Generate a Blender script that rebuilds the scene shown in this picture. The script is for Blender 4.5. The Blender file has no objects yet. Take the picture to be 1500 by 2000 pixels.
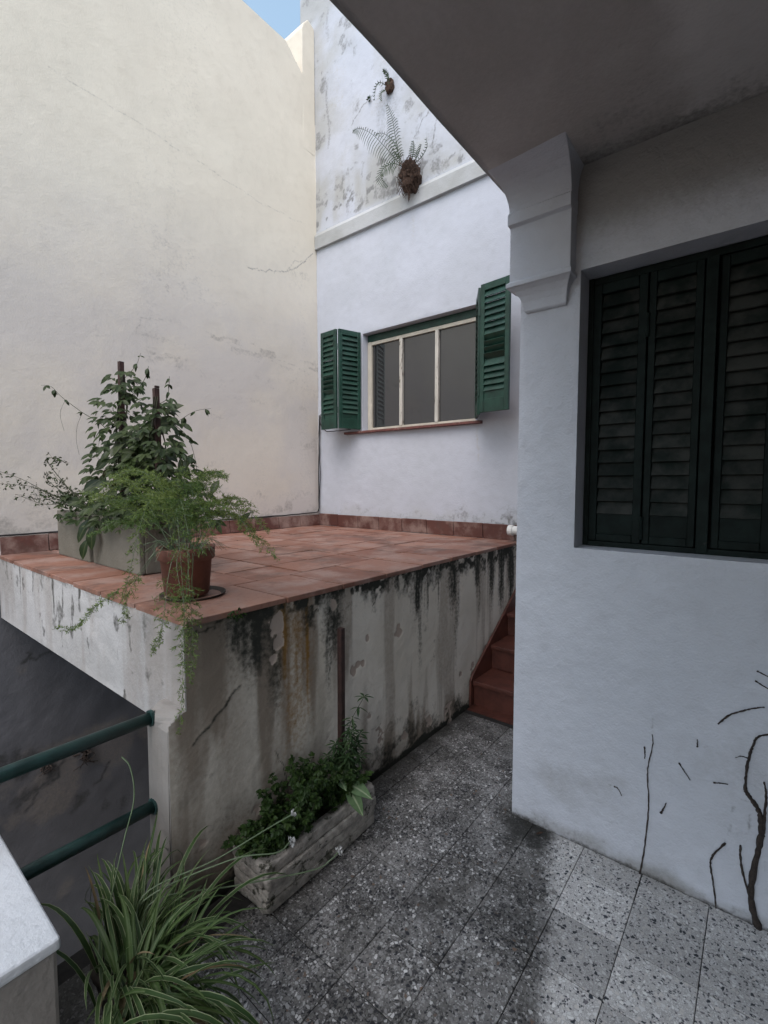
import bpy, bmesh, math, random
import numpy as np
from mathutils import Vector, Matrix, Euler, noise as mnoise

R = math.radians
random.seed(7)
rng = np.random.default_rng(7)
scene = bpy.context.scene
COL = scene.collection

# ------------------------------------------------------------------ camera
CAM_H = 1.5
YAW, PITCH = R(38.778), R(3.596)
fw = Vector((math.cos(YAW) * math.cos(PITCH), math.sin(YAW) * math.cos(PITCH), -math.sin(PITCH)))
rt = Vector((math.sin(YAW), -math.cos(YAW), 0))
up = rt.cross(fw)
cd = bpy.data.cameras.new('camera')
cam = bpy.data.objects.new('camera', cd)
COL.objects.link(cam)
cam.matrix_world = Matrix(((rt.x, up.x, -fw.x, 0), (rt.y, up.y, -fw.y, 0), (rt.z, up.z, -fw.z, CAM_H), (0, 0, 0, 1)))
cd.sensor_fit = 'HORIZONTAL'
cd.sensor_width = 36
cd.lens = 36 * 923 / 1500
cd.clip_start = 0.02
cd.clip_end = 500
scene.camera = cam

# ------------------------------------------------------------------ world, sun, exposure
SUN_EL, SUN_AZ = R(56), R(206)        # azimuth measured from +x towards +y: hazy bright sky behind and left of the camera
w = bpy.data.worlds.new('World')
scene.world = w
w.use_nodes = True
nt = w.node_tree
nt.nodes.clear()
sky = nt.nodes.new('ShaderNodeTexSky')
sky.sky_type = 'NISHITA'
sky.sun_disc = False
sky.sun_elevation = SUN_EL
sky.sun_rotation = R(90) - SUN_AZ
sky.air_density = 1.0
sky.dust_density = 2.2
sky.ozone_density = 1.0
hs = nt.nodes.new('ShaderNodeHueSaturation')
hs.inputs['Hue'].default_value = 0.478
hs.inputs['Saturation'].default_value = 0.8
bg = nt.nodes.new('ShaderNodeBackground')
bg.inputs['Strength'].default_value = 0.15
wo = nt.nodes.new('ShaderNodeOutputWorld')
nt.links.new(sky.outputs[0], hs.inputs['Color'])
nt.links.new(hs.outputs[0], bg.inputs['Color'])
nt.links.new(bg.outputs[0], wo.inputs['Surface'])

sd = bpy.data.lights.new('sun', 'SUN')
sd.energy = 0.7
sd.angle = R(60)
sd.color = (1.0, 0.99, 0.98)
so = bpy.data.objects.new('sun', sd)
COL.objects.link(so)
sdir = Vector((math.cos(SUN_EL) * math.cos(SUN_AZ), math.cos(SUN_EL) * math.sin(SUN_AZ), math.sin(SUN_EL)))
so.rotation_euler = sdir.to_track_quat('Z', 'Y').to_euler()
so.location = sdir * 30

scene.view_settings.view_transform = 'Standard'
scene.view_settings.look = 'None'
scene.view_settings.gamma = 1.0
scene.view_settings.exposure = 1.2
scene.view_settings.use_curve_mapping = False
scene.cycles.max_bounces = 5
scene.cycles.diffuse_bounces = 3

# ------------------------------------------------------------------ helpers: objects
ORI = {}


def tag(o, label=None, cat=None, group=None, kind=None):
    if label: o['label'] = label
    if cat: o['category'] = cat
    if group: o['group'] = group
    if kind: o['kind'] = kind
    return o


def link(o, parent=None, origin=None):
    COL.objects.link(o)
    if parent is not None:
        o.parent = parent
        ORI[o] = ORI[parent] if origin is None else origin
    else:
        ORI[o] = Vector((0, 0, 0)) if origin is None else Vector(origin)
    return o


def thing(name, loc, label, cat, group=None):
    o = bpy.data.objects.new(name, None)
    o.location = loc
    o.empty_display_size = 0.05
    link(o, None, Vector(loc))
    return tag(o, label, cat, group)


def place(name, mesh, loc, parent=None, rot=None):
    """one object that shares mesh data, at a world location"""
    o = bpy.data.objects.new(name, mesh)
    base = ORI[parent] if parent is not None else Vector((0, 0, 0))
    o.location = Vector(loc) - base
    if rot is not None: o.rotation_euler = rot
    COL.objects.link(o)
    if parent is not None:
        o.parent = parent
    ORI[o] = Vector(loc)
    return o


class MB:
    def __init__(s):
        s.v = []; s.f = []; s.c = []; s.has_c = False

    def add(s, vs, fs, cols=None):
        b = len(s.v)
        s.v.extend([tuple(p) for p in vs])
        s.f.extend([tuple(i + b for i in f) for f in fs])
        if cols is None:
            s.c.extend([(0.5, 0.5, 0.5, 1)] * len(vs))
        else:
            s.has_c = True
            s.c.extend(cols)

    def box(s, lo, hi):
        x0, y0, z0 = lo; x1, y1, z1 = hi
        s.add([(x0, y0, z0), (x1, y0, z0), (x1, y1, z0), (x0, y1, z0), (x0, y0, z1), (x1, y0, z1), (x1, y1, z1), (x0, y1, z1)],
              [(0, 3, 2, 1), (4, 5, 6, 7), (0, 1, 5, 4), (1, 2, 6, 5), (2, 3, 7, 6), (3, 0, 4, 7)])

    def obox(s, c, ax, ay, az, hx, hy, hz):
        """oriented box, centre and half sizes along three axes"""
        c = Vector(c); ax = Vector(ax).normalized() * hx; ay = Vector(ay).normalized() * hy; az = Vector(az).normalized() * hz
        vs = [c - ax - ay - az, c + ax - ay - az, c + ax + ay - az, c - ax + ay - az, c - ax - ay + az, c + ax - ay + az, c + ax + ay + az, c - ax + ay + az]
        s.add(vs, [(0, 3, 2, 1), (4, 5, 6, 7), (0, 1, 5, 4), (1, 2, 6, 5), (2, 3, 7, 6), (3, 0, 4, 7)])

    def tube(s, pts, rad, n=6, cap=True, col=None):
        pts = [Vector(p) for p in pts]
        if not hasattr(rad, '__len__'): rad = [rad] * len(pts)
        rings = []
        prev = None
        for i, p in enumerate(pts):
            t = (pts[min(i + 1, len(pts) - 1)] - pts[max(i - 1, 0)])
            if t.length < 1e-9: t = Vector((0, 0, 1))
            t.normalize()
            if prev is None:
                a = t.orthogonal().normalized()
            else:
                a = prev - t * prev.dot(t)
                if a.length < 1e-6: a = t.orthogonal()
                a.normalize()
            prev = a
            b = t.cross(a)
            rings.append([p + (a * math.cos(2 * math.pi * k / n) + b * math.sin(2 * math.pi * k / n)) * rad[i] for k in range(n)])
        vs = [q for r in rings for q in r]
        fs = []
        for i in range(len(pts) - 1):
            for k in range(n):
                fs.append((i * n + k, i * n + (k + 1) % n, (i + 1) * n + (k + 1) % n, (i + 1) * n + k))
        if cap:
            fs.append(tuple(reversed(range(n))))
            fs.append(tuple((len(pts) - 1) * n + k for k in range(n)))
        s.add(vs, fs, None if col is None else [col] * len(vs))

    def leaf(s, base, d, nrm, L, W, bend=0.0, fold=0.25, prof=(0.0, 0.75, 1.0, 0.72, 0.0), rnd=0.5):
        """a leaf with a midrib fold and a drooping tip"""
        base = Vector(base); d = Vector(d).normalized(); n = Vector(nrm)
        n = (n - d * n.dot(d))
        if n.length < 1e-5: n = d.orthogonal()
        n.normalize()
        sd_ = d.cross(n)
        vs = []; cs = []; fs = []
        m = len(prof)
        for i, pw in enumerate(prof):
            t = i / (m - 1)
            c = base + d * (L * t) - n * (bend * L * t * t)
            hw = W * 0.5 * pw
            if i in (0, m - 1):
                vs.append(c); cs.append((rnd, 0.5, t, 1))
            else:
                vs += [c - sd_ * hw + n * (hw * fold), c, c + sd_ * hw + n * (hw * fold)]
                cs += [(rnd, 0.0, t, 1), (rnd, 0.5, t, 1), (rnd, 1.0, t, 1)]
        fs += [(0, 1, 2), (0, 2, 3)]
        k = 1
        for i in range(1, m - 2):
            fs += [(k, k + 3, k + 4, k + 1), (k + 1, k + 4, k + 5, k + 2)]
            k += 3
        fs += [(k, k + 3, k + 1), (k + 1, k + 3, k + 2)]
        s.add(vs, fs, cs)

    def blade(s, pts, W, side, fold=0.3, rnd=0.5, prof=None):
        """long strap leaf along a path"""
        pts = [Vector(p) for p in pts]
        m = len(pts)
        vs = []; cs = []; fs = []
        for i, p in enumerate(pts):
            t = (pts[min(i + 1, m - 1)] - pts[max(i - 1, 0)]).normalized()
            sv = (Vector(side) - t * Vector(side).dot(t))
            if sv.length < 1e-5: sv = t.orthogonal()
            sv.normalize()
            n = sv.cross(t)
            u = i / (m - 1)
            hw = W * 0.5 * (min(1.0, 0.45 + 2.5 * u) * (1 - u ** 3.0) + 0.02)
            vs += [p - sv * hw + n * hw * fold, p, p + sv * hw + n * hw * fold]
            cs += [(rnd, 0.0, u, 1), (rnd, 0.5, u, 1), (rnd, 1.0, u, 1)]
        for i in range(m - 1):
            k = 3 * i
            fs += [(k, k + 3, k + 4, k + 1), (k + 1, k + 4, k + 5, k + 2)]
        s.add(vs, fs, cs)

    def lathe(s, prof, c, n=32):
        c = Vector(c)
        vs = []
        for (r, z) in prof:
            for k in range(n):
                a = 2 * math.pi * k / n
                vs.append(c + Vector((r * math.cos(a), r * math.sin(a), z)))
        fs = []
        for i in range(len(prof) - 1):
            for k in range(n):
                fs.append((i * n + k, i * n + (k + 1) % n, (i + 1) * n + (k + 1) % n, (i + 1) * n + k))
        s.add(vs, fs)

    def prism(s, poly, axis, a0, a1):
        """extrude a 2D polygon along axis ('x': poly=(y,z); 'y': poly=(x,z); 'z': poly=(x,y))"""
        def P(p, a):
            return {'x': (a, p[0], p[1]), 'y': (p[0], a, p[1]), 'z': (p[0], p[1], a)}[axis]
        n = len(poly)
        vs = [P(p, a0) for p in poly] + [P(p, a1) for p in poly]
        fs = [tuple(range(n)), tuple(reversed(range(n, 2 * n)))]
        for i in range(n):
            j = (i + 1) % n
            fs.append((i, i + n, j + n, j))
        s.add(vs, fs)

    def mesh(s, name, origin=(0, 0, 0), mat=None, smooth=False, fixn=False):
        me = bpy.data.meshes.new(name)
        o = Vector(origin)
        me.from_pydata([tuple(Vector(p) - o) for p in s.v], [], s.f)
        if s.has_c:
            at = me.color_attributes.new('lc', 'FLOAT_COLOR', 'POINT')
            at.data.foreach_set('color', np.array(s.c, dtype=np.float32).ravel())
        if fixn:
            bm = bmesh.new(); bm.from_mesh(me)
            bmesh.ops.recalc_face_normals(bm, faces=bm.faces)
            bm.to_mesh(me); bm.free()
        if mat: me.materials.append(mat)
        if smooth:
            me.polygons.foreach_set('use_smooth', [True] * len(me.polygons))
        me.update()
        return me

    def build(s, name, mat, parent=None, smooth=False, fixn=False, bevel=0, bseg=2):
        base = ORI[parent] if parent is not None else Vector((0, 0, 0))
        me = s.mesh(name, base, mat, smooth, fixn or bevel > 0)
        if bevel > 0:
            bm = bmesh.new(); bm.from_mesh(me)
            bmesh.ops.remove_doubles(bm, verts=bm.verts, dist=1e-5)
            es = [e for e in bm.edges if len(e.link_faces) == 2 and e.calc_face_angle(0) > 0.5]
            bmesh.ops.bevel(bm, geom=es, offset=bevel, segments=bseg, affect='EDGES', profile=0.6)
            bm.to_mesh(me); bm.free()
        o = bpy.data.objects.new(name, me)
        link(o, parent)
        return o


def top_mesh(name, mb, mat, label, cat, group=None, loc=(0, 0, 0), smooth=False, fixn=False, bevel=0, kind=None):
    me_o = bpy.data.objects.new(name, mb.mesh(name, loc, mat, smooth, fixn or bevel > 0))
    if bevel > 0:
        bm = bmesh.new(); bm.from_mesh(me_o.data)
        es = [e for e in bm.edges if len(e.link_faces) == 2 and e.calc_face_angle(0) > 0.5]
        bmesh.ops.bevel(bm, geom=es, offset=bevel, segments=2, affect='EDGES', profile=0.6)
        bm.to_mesh(me_o.data); bm.free()
    me_o.location = loc
    link(me_o, None, Vector(loc))
    return tag(me_o, label, cat, group, kind)


def bevbox_mesh(name, sx, sy, sz, bev, mat, seg=1, jitter=0.0, seed=0):
    bm = bmesh.new()
    bmesh.ops.create_cube(bm, size=1)
    bmesh.ops.scale(bm, vec=(sx, sy, sz), verts=bm.verts)
    if jitter:
        rr = random.Random(seed)
        for v in bm.verts:
            v.co += Vector((rr.uniform(-1, 1), rr.uniform(-1, 1), rr.uniform(-.4, .4))) * jitter
    if bev: bmesh.ops.bevel(bm, geom=bm.edges[:], offset=bev, segments=seg, affect='EDGES', profile=0.6)
    me = bpy.data.meshes.new(name)
    bm.to_mesh(me); bm.free()
    me.materials.append(mat)
    return me


# ------------------------------------------------------------------ helpers: numpy noise and stained walls
_LAT = rng.random((8, 256, 256))


def vnoise(x, y, seed=0):
    L = _LAT[seed % 8]
    x = np.asarray(x, float) + seed * 13.7; y = np.asarray(y, float) + seed * 7.3
    xi = np.floor(x).astype(int); yi = np.floor(y).astype(int)
    fx = x - xi; fy = y - yi
    fx = fx * fx * (3 - 2 * fx); fy = fy * fy * (3 - 2 * fy)
    a = L[xi % 256, yi % 256]; b = L[(xi + 1) % 256, yi % 256]
    c = L[xi % 256, (yi + 1) % 256]; d = L[(xi + 1) % 256, (yi + 1) % 256]
    return (a * (1 - fx) + b * fx) * (1 - fy) + (c * (1 - fx) + d * fx) * fy


def fbm(x, y, s=1.0, octv=4, seed=0, sy=None):
    sy = s if sy is None else sy
    t = 0; a = 0.5; n = 0
    for i in range(octv):
        t = t + a * vnoise(x * s, y * sy, seed + i); n += a
        a *= 0.5; s *= 2.03; sy *= 2.03
    return t / n


def sst(a, b, x):
    t = np.clip((x - a) / (b - a), 0, 1)
    return t * t * (3 - 2 * t)


def polyline_mask(U, V, pts, width):
    """soft mask around a polyline (cracks)"""
    best = np.full(U.shape, 1e9)
    for (a, b) in zip(pts[:-1], pts[1:]):
        ax, ay = a; bx, by = b
        dx, dy = bx - ax, by - ay
        t = np.clip(((U - ax) * dx + (V - ay) * dy) / (dx * dx + dy * dy + 1e-12), 0, 1)
        dd = np.hypot(U - ax - t * dx, V - ay - t * dy)
        best = np.minimum(best, dd)
    return np.exp(-(best / width) ** 2)


def wiggle(pts, amp, n=8, seed=1):
    rr = random.Random(seed)
    out = []
    for (a, b) in zip(pts[:-1], pts[1:]):
        for k in range(n):
            t = k / n
            out.append((a[0] + (b[0] - a[0]) * t + rr.uniform(-amp, amp), a[1] + (b[1] - a[1]) * t + rr.uniform(-amp, amp)))
    out.append(pts[-1])
    return out


def gridline(a, b, step, extra=()):
    n = max(2, int(round((b - a) / step)) + 1)
    u = np.linspace(a, b, n)
    for e in extra:
        i = int(np.argmin(abs(u - e)))
        u[i] = e
    return np.unique(u)


def grid_wall(name, axis, pos, sign, us, vs, mat, parent=None, hole=None, reveal=0.1, thick=0.2, disp=None, stain=None, cutfn=None, keep_top=False):
    """a solid wall whose visible face is a fine grid. axis 'x': plane x=pos, u=y, v=z; axis 'y': plane y=pos, u=x, v=z.
    sign: direction of the visible normal along the axis. stain(U,V)->4 masks; disp(U,V)->relief along the normal."""
    U, V = np.meshgrid(us, vs, indexing='ij')
    D = np.zeros_like(U) if disp is None else disp(U, V)
    e = np.minimum(np.minimum(U - us[0], us[-1] - U), np.minimum(V - vs[0], vs[-1] - V))
    if hole:
        h0, h1, g0, g1 = hole
        dx = np.maximum(np.maximum(h0 - U, U - h1), 0); dy = np.maximum(np.maximum(g0 - V, V - g1), 0)
        e = np.minimum(e, np.hypot(dx, dy))
    D = D * np.clip(e / 0.02, 0, 1)
    P = pos + sign * D
    if axis == 'x':
        XYZ = np.stack([P, U, V], -1)
    else:
        XYZ = np.stack([U, P, V], -1)
    nu, nv = U.shape
    idx = np.arange(nu * nv).reshape(nu, nv)
    ii, jj = np.meshgrid(np.arange(nu - 1), np.arange(nv - 1), indexing='ij')
    q = np.stack([idx[ii, jj], idx[ii + 1, jj], idx[ii + 1, jj + 1], idx[ii, jj + 1]], -1).reshape(-1, 4)
    cu = 0.5 * (us[ii] + us[ii + 1]).ravel(); cv = 0.5 * (vs[jj] + vs[jj + 1]).ravel()
    keep = np.ones(len(q), bool)
    if hole:
        keep &= ~((cu > h0) & (cu < h1) & (cv > g0) & (cv < g1))
    if cutfn is not None:
        keep &= ~cutfn(cu, cv)
    q = q[keep]
    # orientation: for axis x, u=y v=z -> normal +x ; axis y, u=x v=z -> normal -y
    flip = (sign < 0) if axis == 'x' else (sign > 0)
    if flip: q = q[:, ::-1]
    verts = XYZ.reshape(-1, 3)
    faces = q.tolist()
    nb = len(verts)
    back = pos - sign * thick

    def PT(u, v, p):
        return (p, u, v) if axis == 'x' else (u, p, v)
    ex = []
    ef = []

    def quad(a, b, c, d):
        k = nb + len(ex)
        ex.extend([a, b, c, d]); ef.append((k, k + 1, k + 2, k + 3))
    u0, u1, v0, v1 = us[0], us[-1], vs[0], vs[-1]
    if cutfn is None:
        quad(PT(u0, v0, pos), PT(u0, v1, pos), PT(u0, v1, back), PT(u0, v0, back))
        quad(PT(u1, v0, pos), PT(u1, v1, pos), PT(u1, v1, back), PT(u1, v0, back))
        quad(PT(u0, v0, pos), PT(u1, v0, pos), PT(u1, v0, back), PT(u0, v0, back))
        quad(PT(u0, v1, pos), PT(u1, v1, pos), PT(u1, v1, back), PT(u0, v1, back))
        quad(PT(u0, v0, back), PT(u1, v0, back), PT(u1, v1, back), PT(u0, v1, back))
    if hole:
        rb = pos - sign * reveal
        quad(PT(h0, g0, pos), PT(h0, g1, pos), PT(h0, g1, rb), PT(h0, g0, rb))
        quad(PT(h1, g0, pos), PT(h1, g1, pos), PT(h1, g1, rb), PT(h1, g0, rb))
        quad(PT(h0, g0, pos), PT(h1, g0, pos), PT(h1, g0, rb), PT(h0, g0, rb))
        quad(PT(h0, g1, pos), PT(h1, g1, pos), PT(h1, g1, rb), PT(h0, g1, rb))
    base = ORI[parent] if parent is not None else Vector((0, 0, 0))
    allv = np.concatenate([verts, np.array(ex).reshape(-1, 3)]) - np.array(base) if ex else verts - np.array(base)
    me = bpy.data.meshes.new(name)
    me.from_pydata(allv.tolist(), [], faces + ef)
    st = np.zeros((len(allv), 4), np.float32)
    if stain is not None:
        S = stain(U, V)
        st[:nb] = np.stack([np.clip(s_, 0, 1) for s_ in S], -1).reshape(-1, 4)
    at = me.color_attributes.new('stain', 'FLOAT_COLOR', 'POINT')
    at.data.foreach_set('color', st.ravel())
    sm = np.zeros(len(me.polygons), bool); sm[:len(faces)] = True
    me.polygons.foreach_set('use_smooth', sm)
    me.materials.append(mat)
    me.update()
    o = bpy.data.objects.new(name, me)
    link(o, parent)
    return o


# ------------------------------------------------------------------ helpers: materials
class NT:
    def __init__(s, name):
        s.m = bpy.data.materials.new(name); s.m.use_nodes = True
        s.t = s.m.node_tree; s.t.nodes.clear()
        s.out = s.t.nodes.new('ShaderNodeOutputMaterial')
        s.b = s.t.nodes.new('ShaderNodeBsdfPrincipled')
        s.t.links.new(s.b.outputs[0], s.out.inputs['Surface'])

    def n(s, typ, **kw):
        nd = s.t.nodes.new('ShaderNode' + typ)
        for k, v in kw.items():
            if k in nd.inputs.keys():
                nd.inputs[k].default_value = v
            else:
                setattr(nd, k, v)
        return nd

    def l(s, a, b):
        s.t.links.new(a, b)

    def val(s, x):
        return x

    def inp(s, sock, x):
        if isinstance(x, (int, float)): sock.default_value = x
        elif isinstance(x, (tuple, list)):
            sock.default_value = tuple(x) + ((1,) if len(x) == 3 and sock.type == 'RGBA' else ())
        else: s.l(x, sock)

    def math(s, op, a, b=0.0, c=0.0, clamp=False):
        nd = s.t.nodes.new('ShaderNodeMath'); nd.operation = op; nd.use_clamp = clamp
        s.inp(nd.inputs[0], a); s.inp(nd.inputs[1], b); s.inp(nd.inputs[2], c)
        return nd.outputs[0]

    def mix(s, f, a, b, mode='MIX'):
        nd = s.t.nodes.new('ShaderNodeMix'); nd.data_type = 'RGBA'; nd.blend_type = mode
        s.inp(nd.inputs[0], f); s.inp(nd.inputs[6], a); s.inp(nd.inputs[7], b)
        return nd.outputs[2]

    def ss(s, x, a, b):
        nd = s.t.nodes.new('ShaderNodeMapRange'); nd.interpolation_type = 'SMOOTHSTEP'
        s.inp(nd.inputs[0], x); s.inp(nd.inputs[1], a); s.inp(nd.inputs[2], b)
        nd.inputs[3].default_value = 0; nd.inputs[4].default_value = 1
        return nd.outputs[0]

    def pos(s):
        return s.n('NewGeometry').outputs['Position']

    def objc(s):
        return s.n('TexCoord').outputs['Object']

    def mapped(s, vec, scale=(1, 1, 1), loc=(0, 0, 0)):
        nd = s.n('Mapping'); s.l(vec, nd.inputs[0])
        nd.inputs['Scale'].default_value = scale; nd.inputs['Location'].default_value = loc
        return nd.outputs[0]

    def noise(s, vec, scale, detail=4, rough=0.55, dist=0.0):
        nd = s.n('TexNoise')
        s.l(vec, nd.inputs['Vector'])
        nd.inputs['Scale'].default_value = scale; nd.inputs['Detail'].default_value = detail
        nd.inputs['Roughness'].default_value = rough; nd.inputs['Distortion'].default_value = dist
        return nd.outputs['Fac']

    def bump(s, h, strength, dist=0.01, nrm=None):
        nd = s.n('Bump'); s.l(h, nd.inputs['Height'])
        nd.inputs['Strength'].default_value = strength; nd.inputs['Distance'].default_value = dist
        if nrm is not None: s.l(nrm, nd.inputs['Normal'])
        return nd.outputs[0]


def plaster(name, base, base2, rough=0.85, bump=0.35, fine=90, algae=(0.035, 0.036, 0.03), rust=(0.24, 0.13, 0.035),
            dirt=(0.25, 0.21, 0.17), bare=(0.42, 0.35, 0.3)):
    """limewashed plaster; the 'stain' attribute holds algae, rust, grime and bare-plaster masks"""
    t = NT(name)
    p = t.pos()
    n1 = t.noise(p, 1.7, 3, 0.6)
    n2 = t.noise(p, 14, 3, 0.6)
    n3 = t.noise(p, fine, 2, 0.6)
    col = t.mix(t.ss(n1, 0.35, 0.68), base, base2)
    col = t.mix(t.math('MULTIPLY', t.ss(n2, 0.45, 0.75), 0.14), col, (base2[0] * 0.72, base2[1] * 0.7, base2[2] * 0.68))
    at = t.n('VertexColor', layer_name='stain')
    sp = t.n('SeparateColor'); t.l(at.outputs['Color'], sp.inputs[0])
    brk = t.noise(p, 46, 2, 0.7)
    def m(sock, amp=0.9):
        # mask roughened by fine noise
        a = t.math('ADD', sock, t.math('MULTIPLY', t.math('SUBTRACT', brk, 0.5), amp))
        return t.math('MULTIPLY', t.ss(a, 0.12, 0.95), t.ss(sock, 0.0, 0.12))
    col = t.mix(m(sp.outputs[2], 0.3), col, dirt)
    col = t.mix(m(sp.outputs[1]), col, rust)
    col = t.mix(m(sp.outputs[0]), col, algae)
    col = t.mix(t.ss(at.outputs['Alpha'], 0.35, 0.65), col, bare)
    t.inp(t.b.inputs['Base Color'], col)
    t.b.inputs['Roughness'].default_value = rough
    t.b.inputs['Specular IOR Level'].default_value = 0.25
    h = t.math('ADD', t.math('MULTIPLY', n2, 1.0), t.math('MULTIPLY', n3, 0.35))
    t.l(t.bump(h, bump, 0.012), t.b.inputs['Normal'])
    return t.m


def simple(name, col, rough=0.6, var=0.25, scale=30, bump=0.2, bdist=0.004, metallic=0.0, spec=0.5, col2=None, wear=None, wearcol=None, obj=False, stretch=None):
    t = NT(name)
    p = t.pos() if not obj else t.objc()
    if stretch: p = t.mapped(p, stretch)
    n1 = t.noise(p, scale, 5, 0.6)
    c2 = col2 or tuple(c * (1 - var) for c in col)
    c = t.mix(t.ss(n1, 0.35, 0.65), col, c2)
    if wear:
        n3 = t.noise(p, wear[0], 6, 0.7)
        c = t.mix(t.ss(n3, wear[1], wear[1] + 0.06), c, wearcol)
    oi = t.n('ObjectInfo')
    hsv = t.n('HueSaturation'); t.l(c, hsv.inputs['Color'])
    t.l(t.math('ADD', 0.88, t.math('MULTIPLY', oi.outputs['Random'], 0.24)), hsv.inputs['Value'])
    t.l(hsv.outputs[0], t.b.inputs['Base Color'])
    t.b.inputs['Roughness'].default_value = rough
    t.b.inputs['Metallic'].default_value = metallic
    t.b.inputs['Specular IOR Level'].default_value = spec
    n2 = t.noise(p, scale * 4, 4, 0.6)
    t.l(t.bump(n2, bump, bdist), t.b.inputs['Normal'])
    return t.m


def leafmat(name, c1, c2, rough=0.45, stripe=None, trans=0.25, midrib=None, objrand=False):
    t = NT(name)
    at = t.n('VertexColor', layer_name='lc')
    sp = t.n('SeparateColor'); t.l(at.outputs['Color'], sp.inputs[0])
    r = sp.outputs[0]
    if objrand:
        r = t.math('MULTIPLY', t.math('ADD', r, t.n('ObjectInfo').outputs['Random']), 0.5)
    col = t.mix(r, c1, c2)
    nz = t.noise(t.pos(), 60, 3, 0.6)
    col = t.mix(t.math('MULTIPLY', t.ss(nz, 0.4, 0.7), 0.35), col, tuple(c * 0.5 for c in c1))
    d = t.math('ABSOLUTE', t.math('SUBTRACT', sp.outputs[1], 0.5))   # 0 at midrib, .5 at margin
    if stripe:
        edge = t.ss(d, stripe[1], stripe[1] + 0.1) if stripe[2] == 'edge' else t.math('SUBTRACT', 1.0, t.ss(d, stripe[1], stripe[1] + 0.1))
        col = t.mix(t.math('MULTIPLY', edge, stripe[3]), col, stripe[0])
    if midrib:
        col = t.mix(t.math('SUBTRACT', 1.0, t.ss(d, 0.02, 0.09)), col, midrib)
    t.inp(t.b.inputs['Base Color'], col)
    t.b.inputs['Roughness'].default_value = rough
    t.b.inputs['Specular IOR Level'].default_value = 0.2
    tr = t.n('BsdfTranslucent'); t.l(col, tr.inputs['Color'])
    mx = t.n('MixShader'); mx.inputs[0].default_value = trans
    t.l(t.b.outputs[0], mx.inputs[1]); t.l(tr.outputs[0], mx.inputs[2])
    t.l(mx.outputs[0], t.out.inputs['Surface'])
    return t.m


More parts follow.
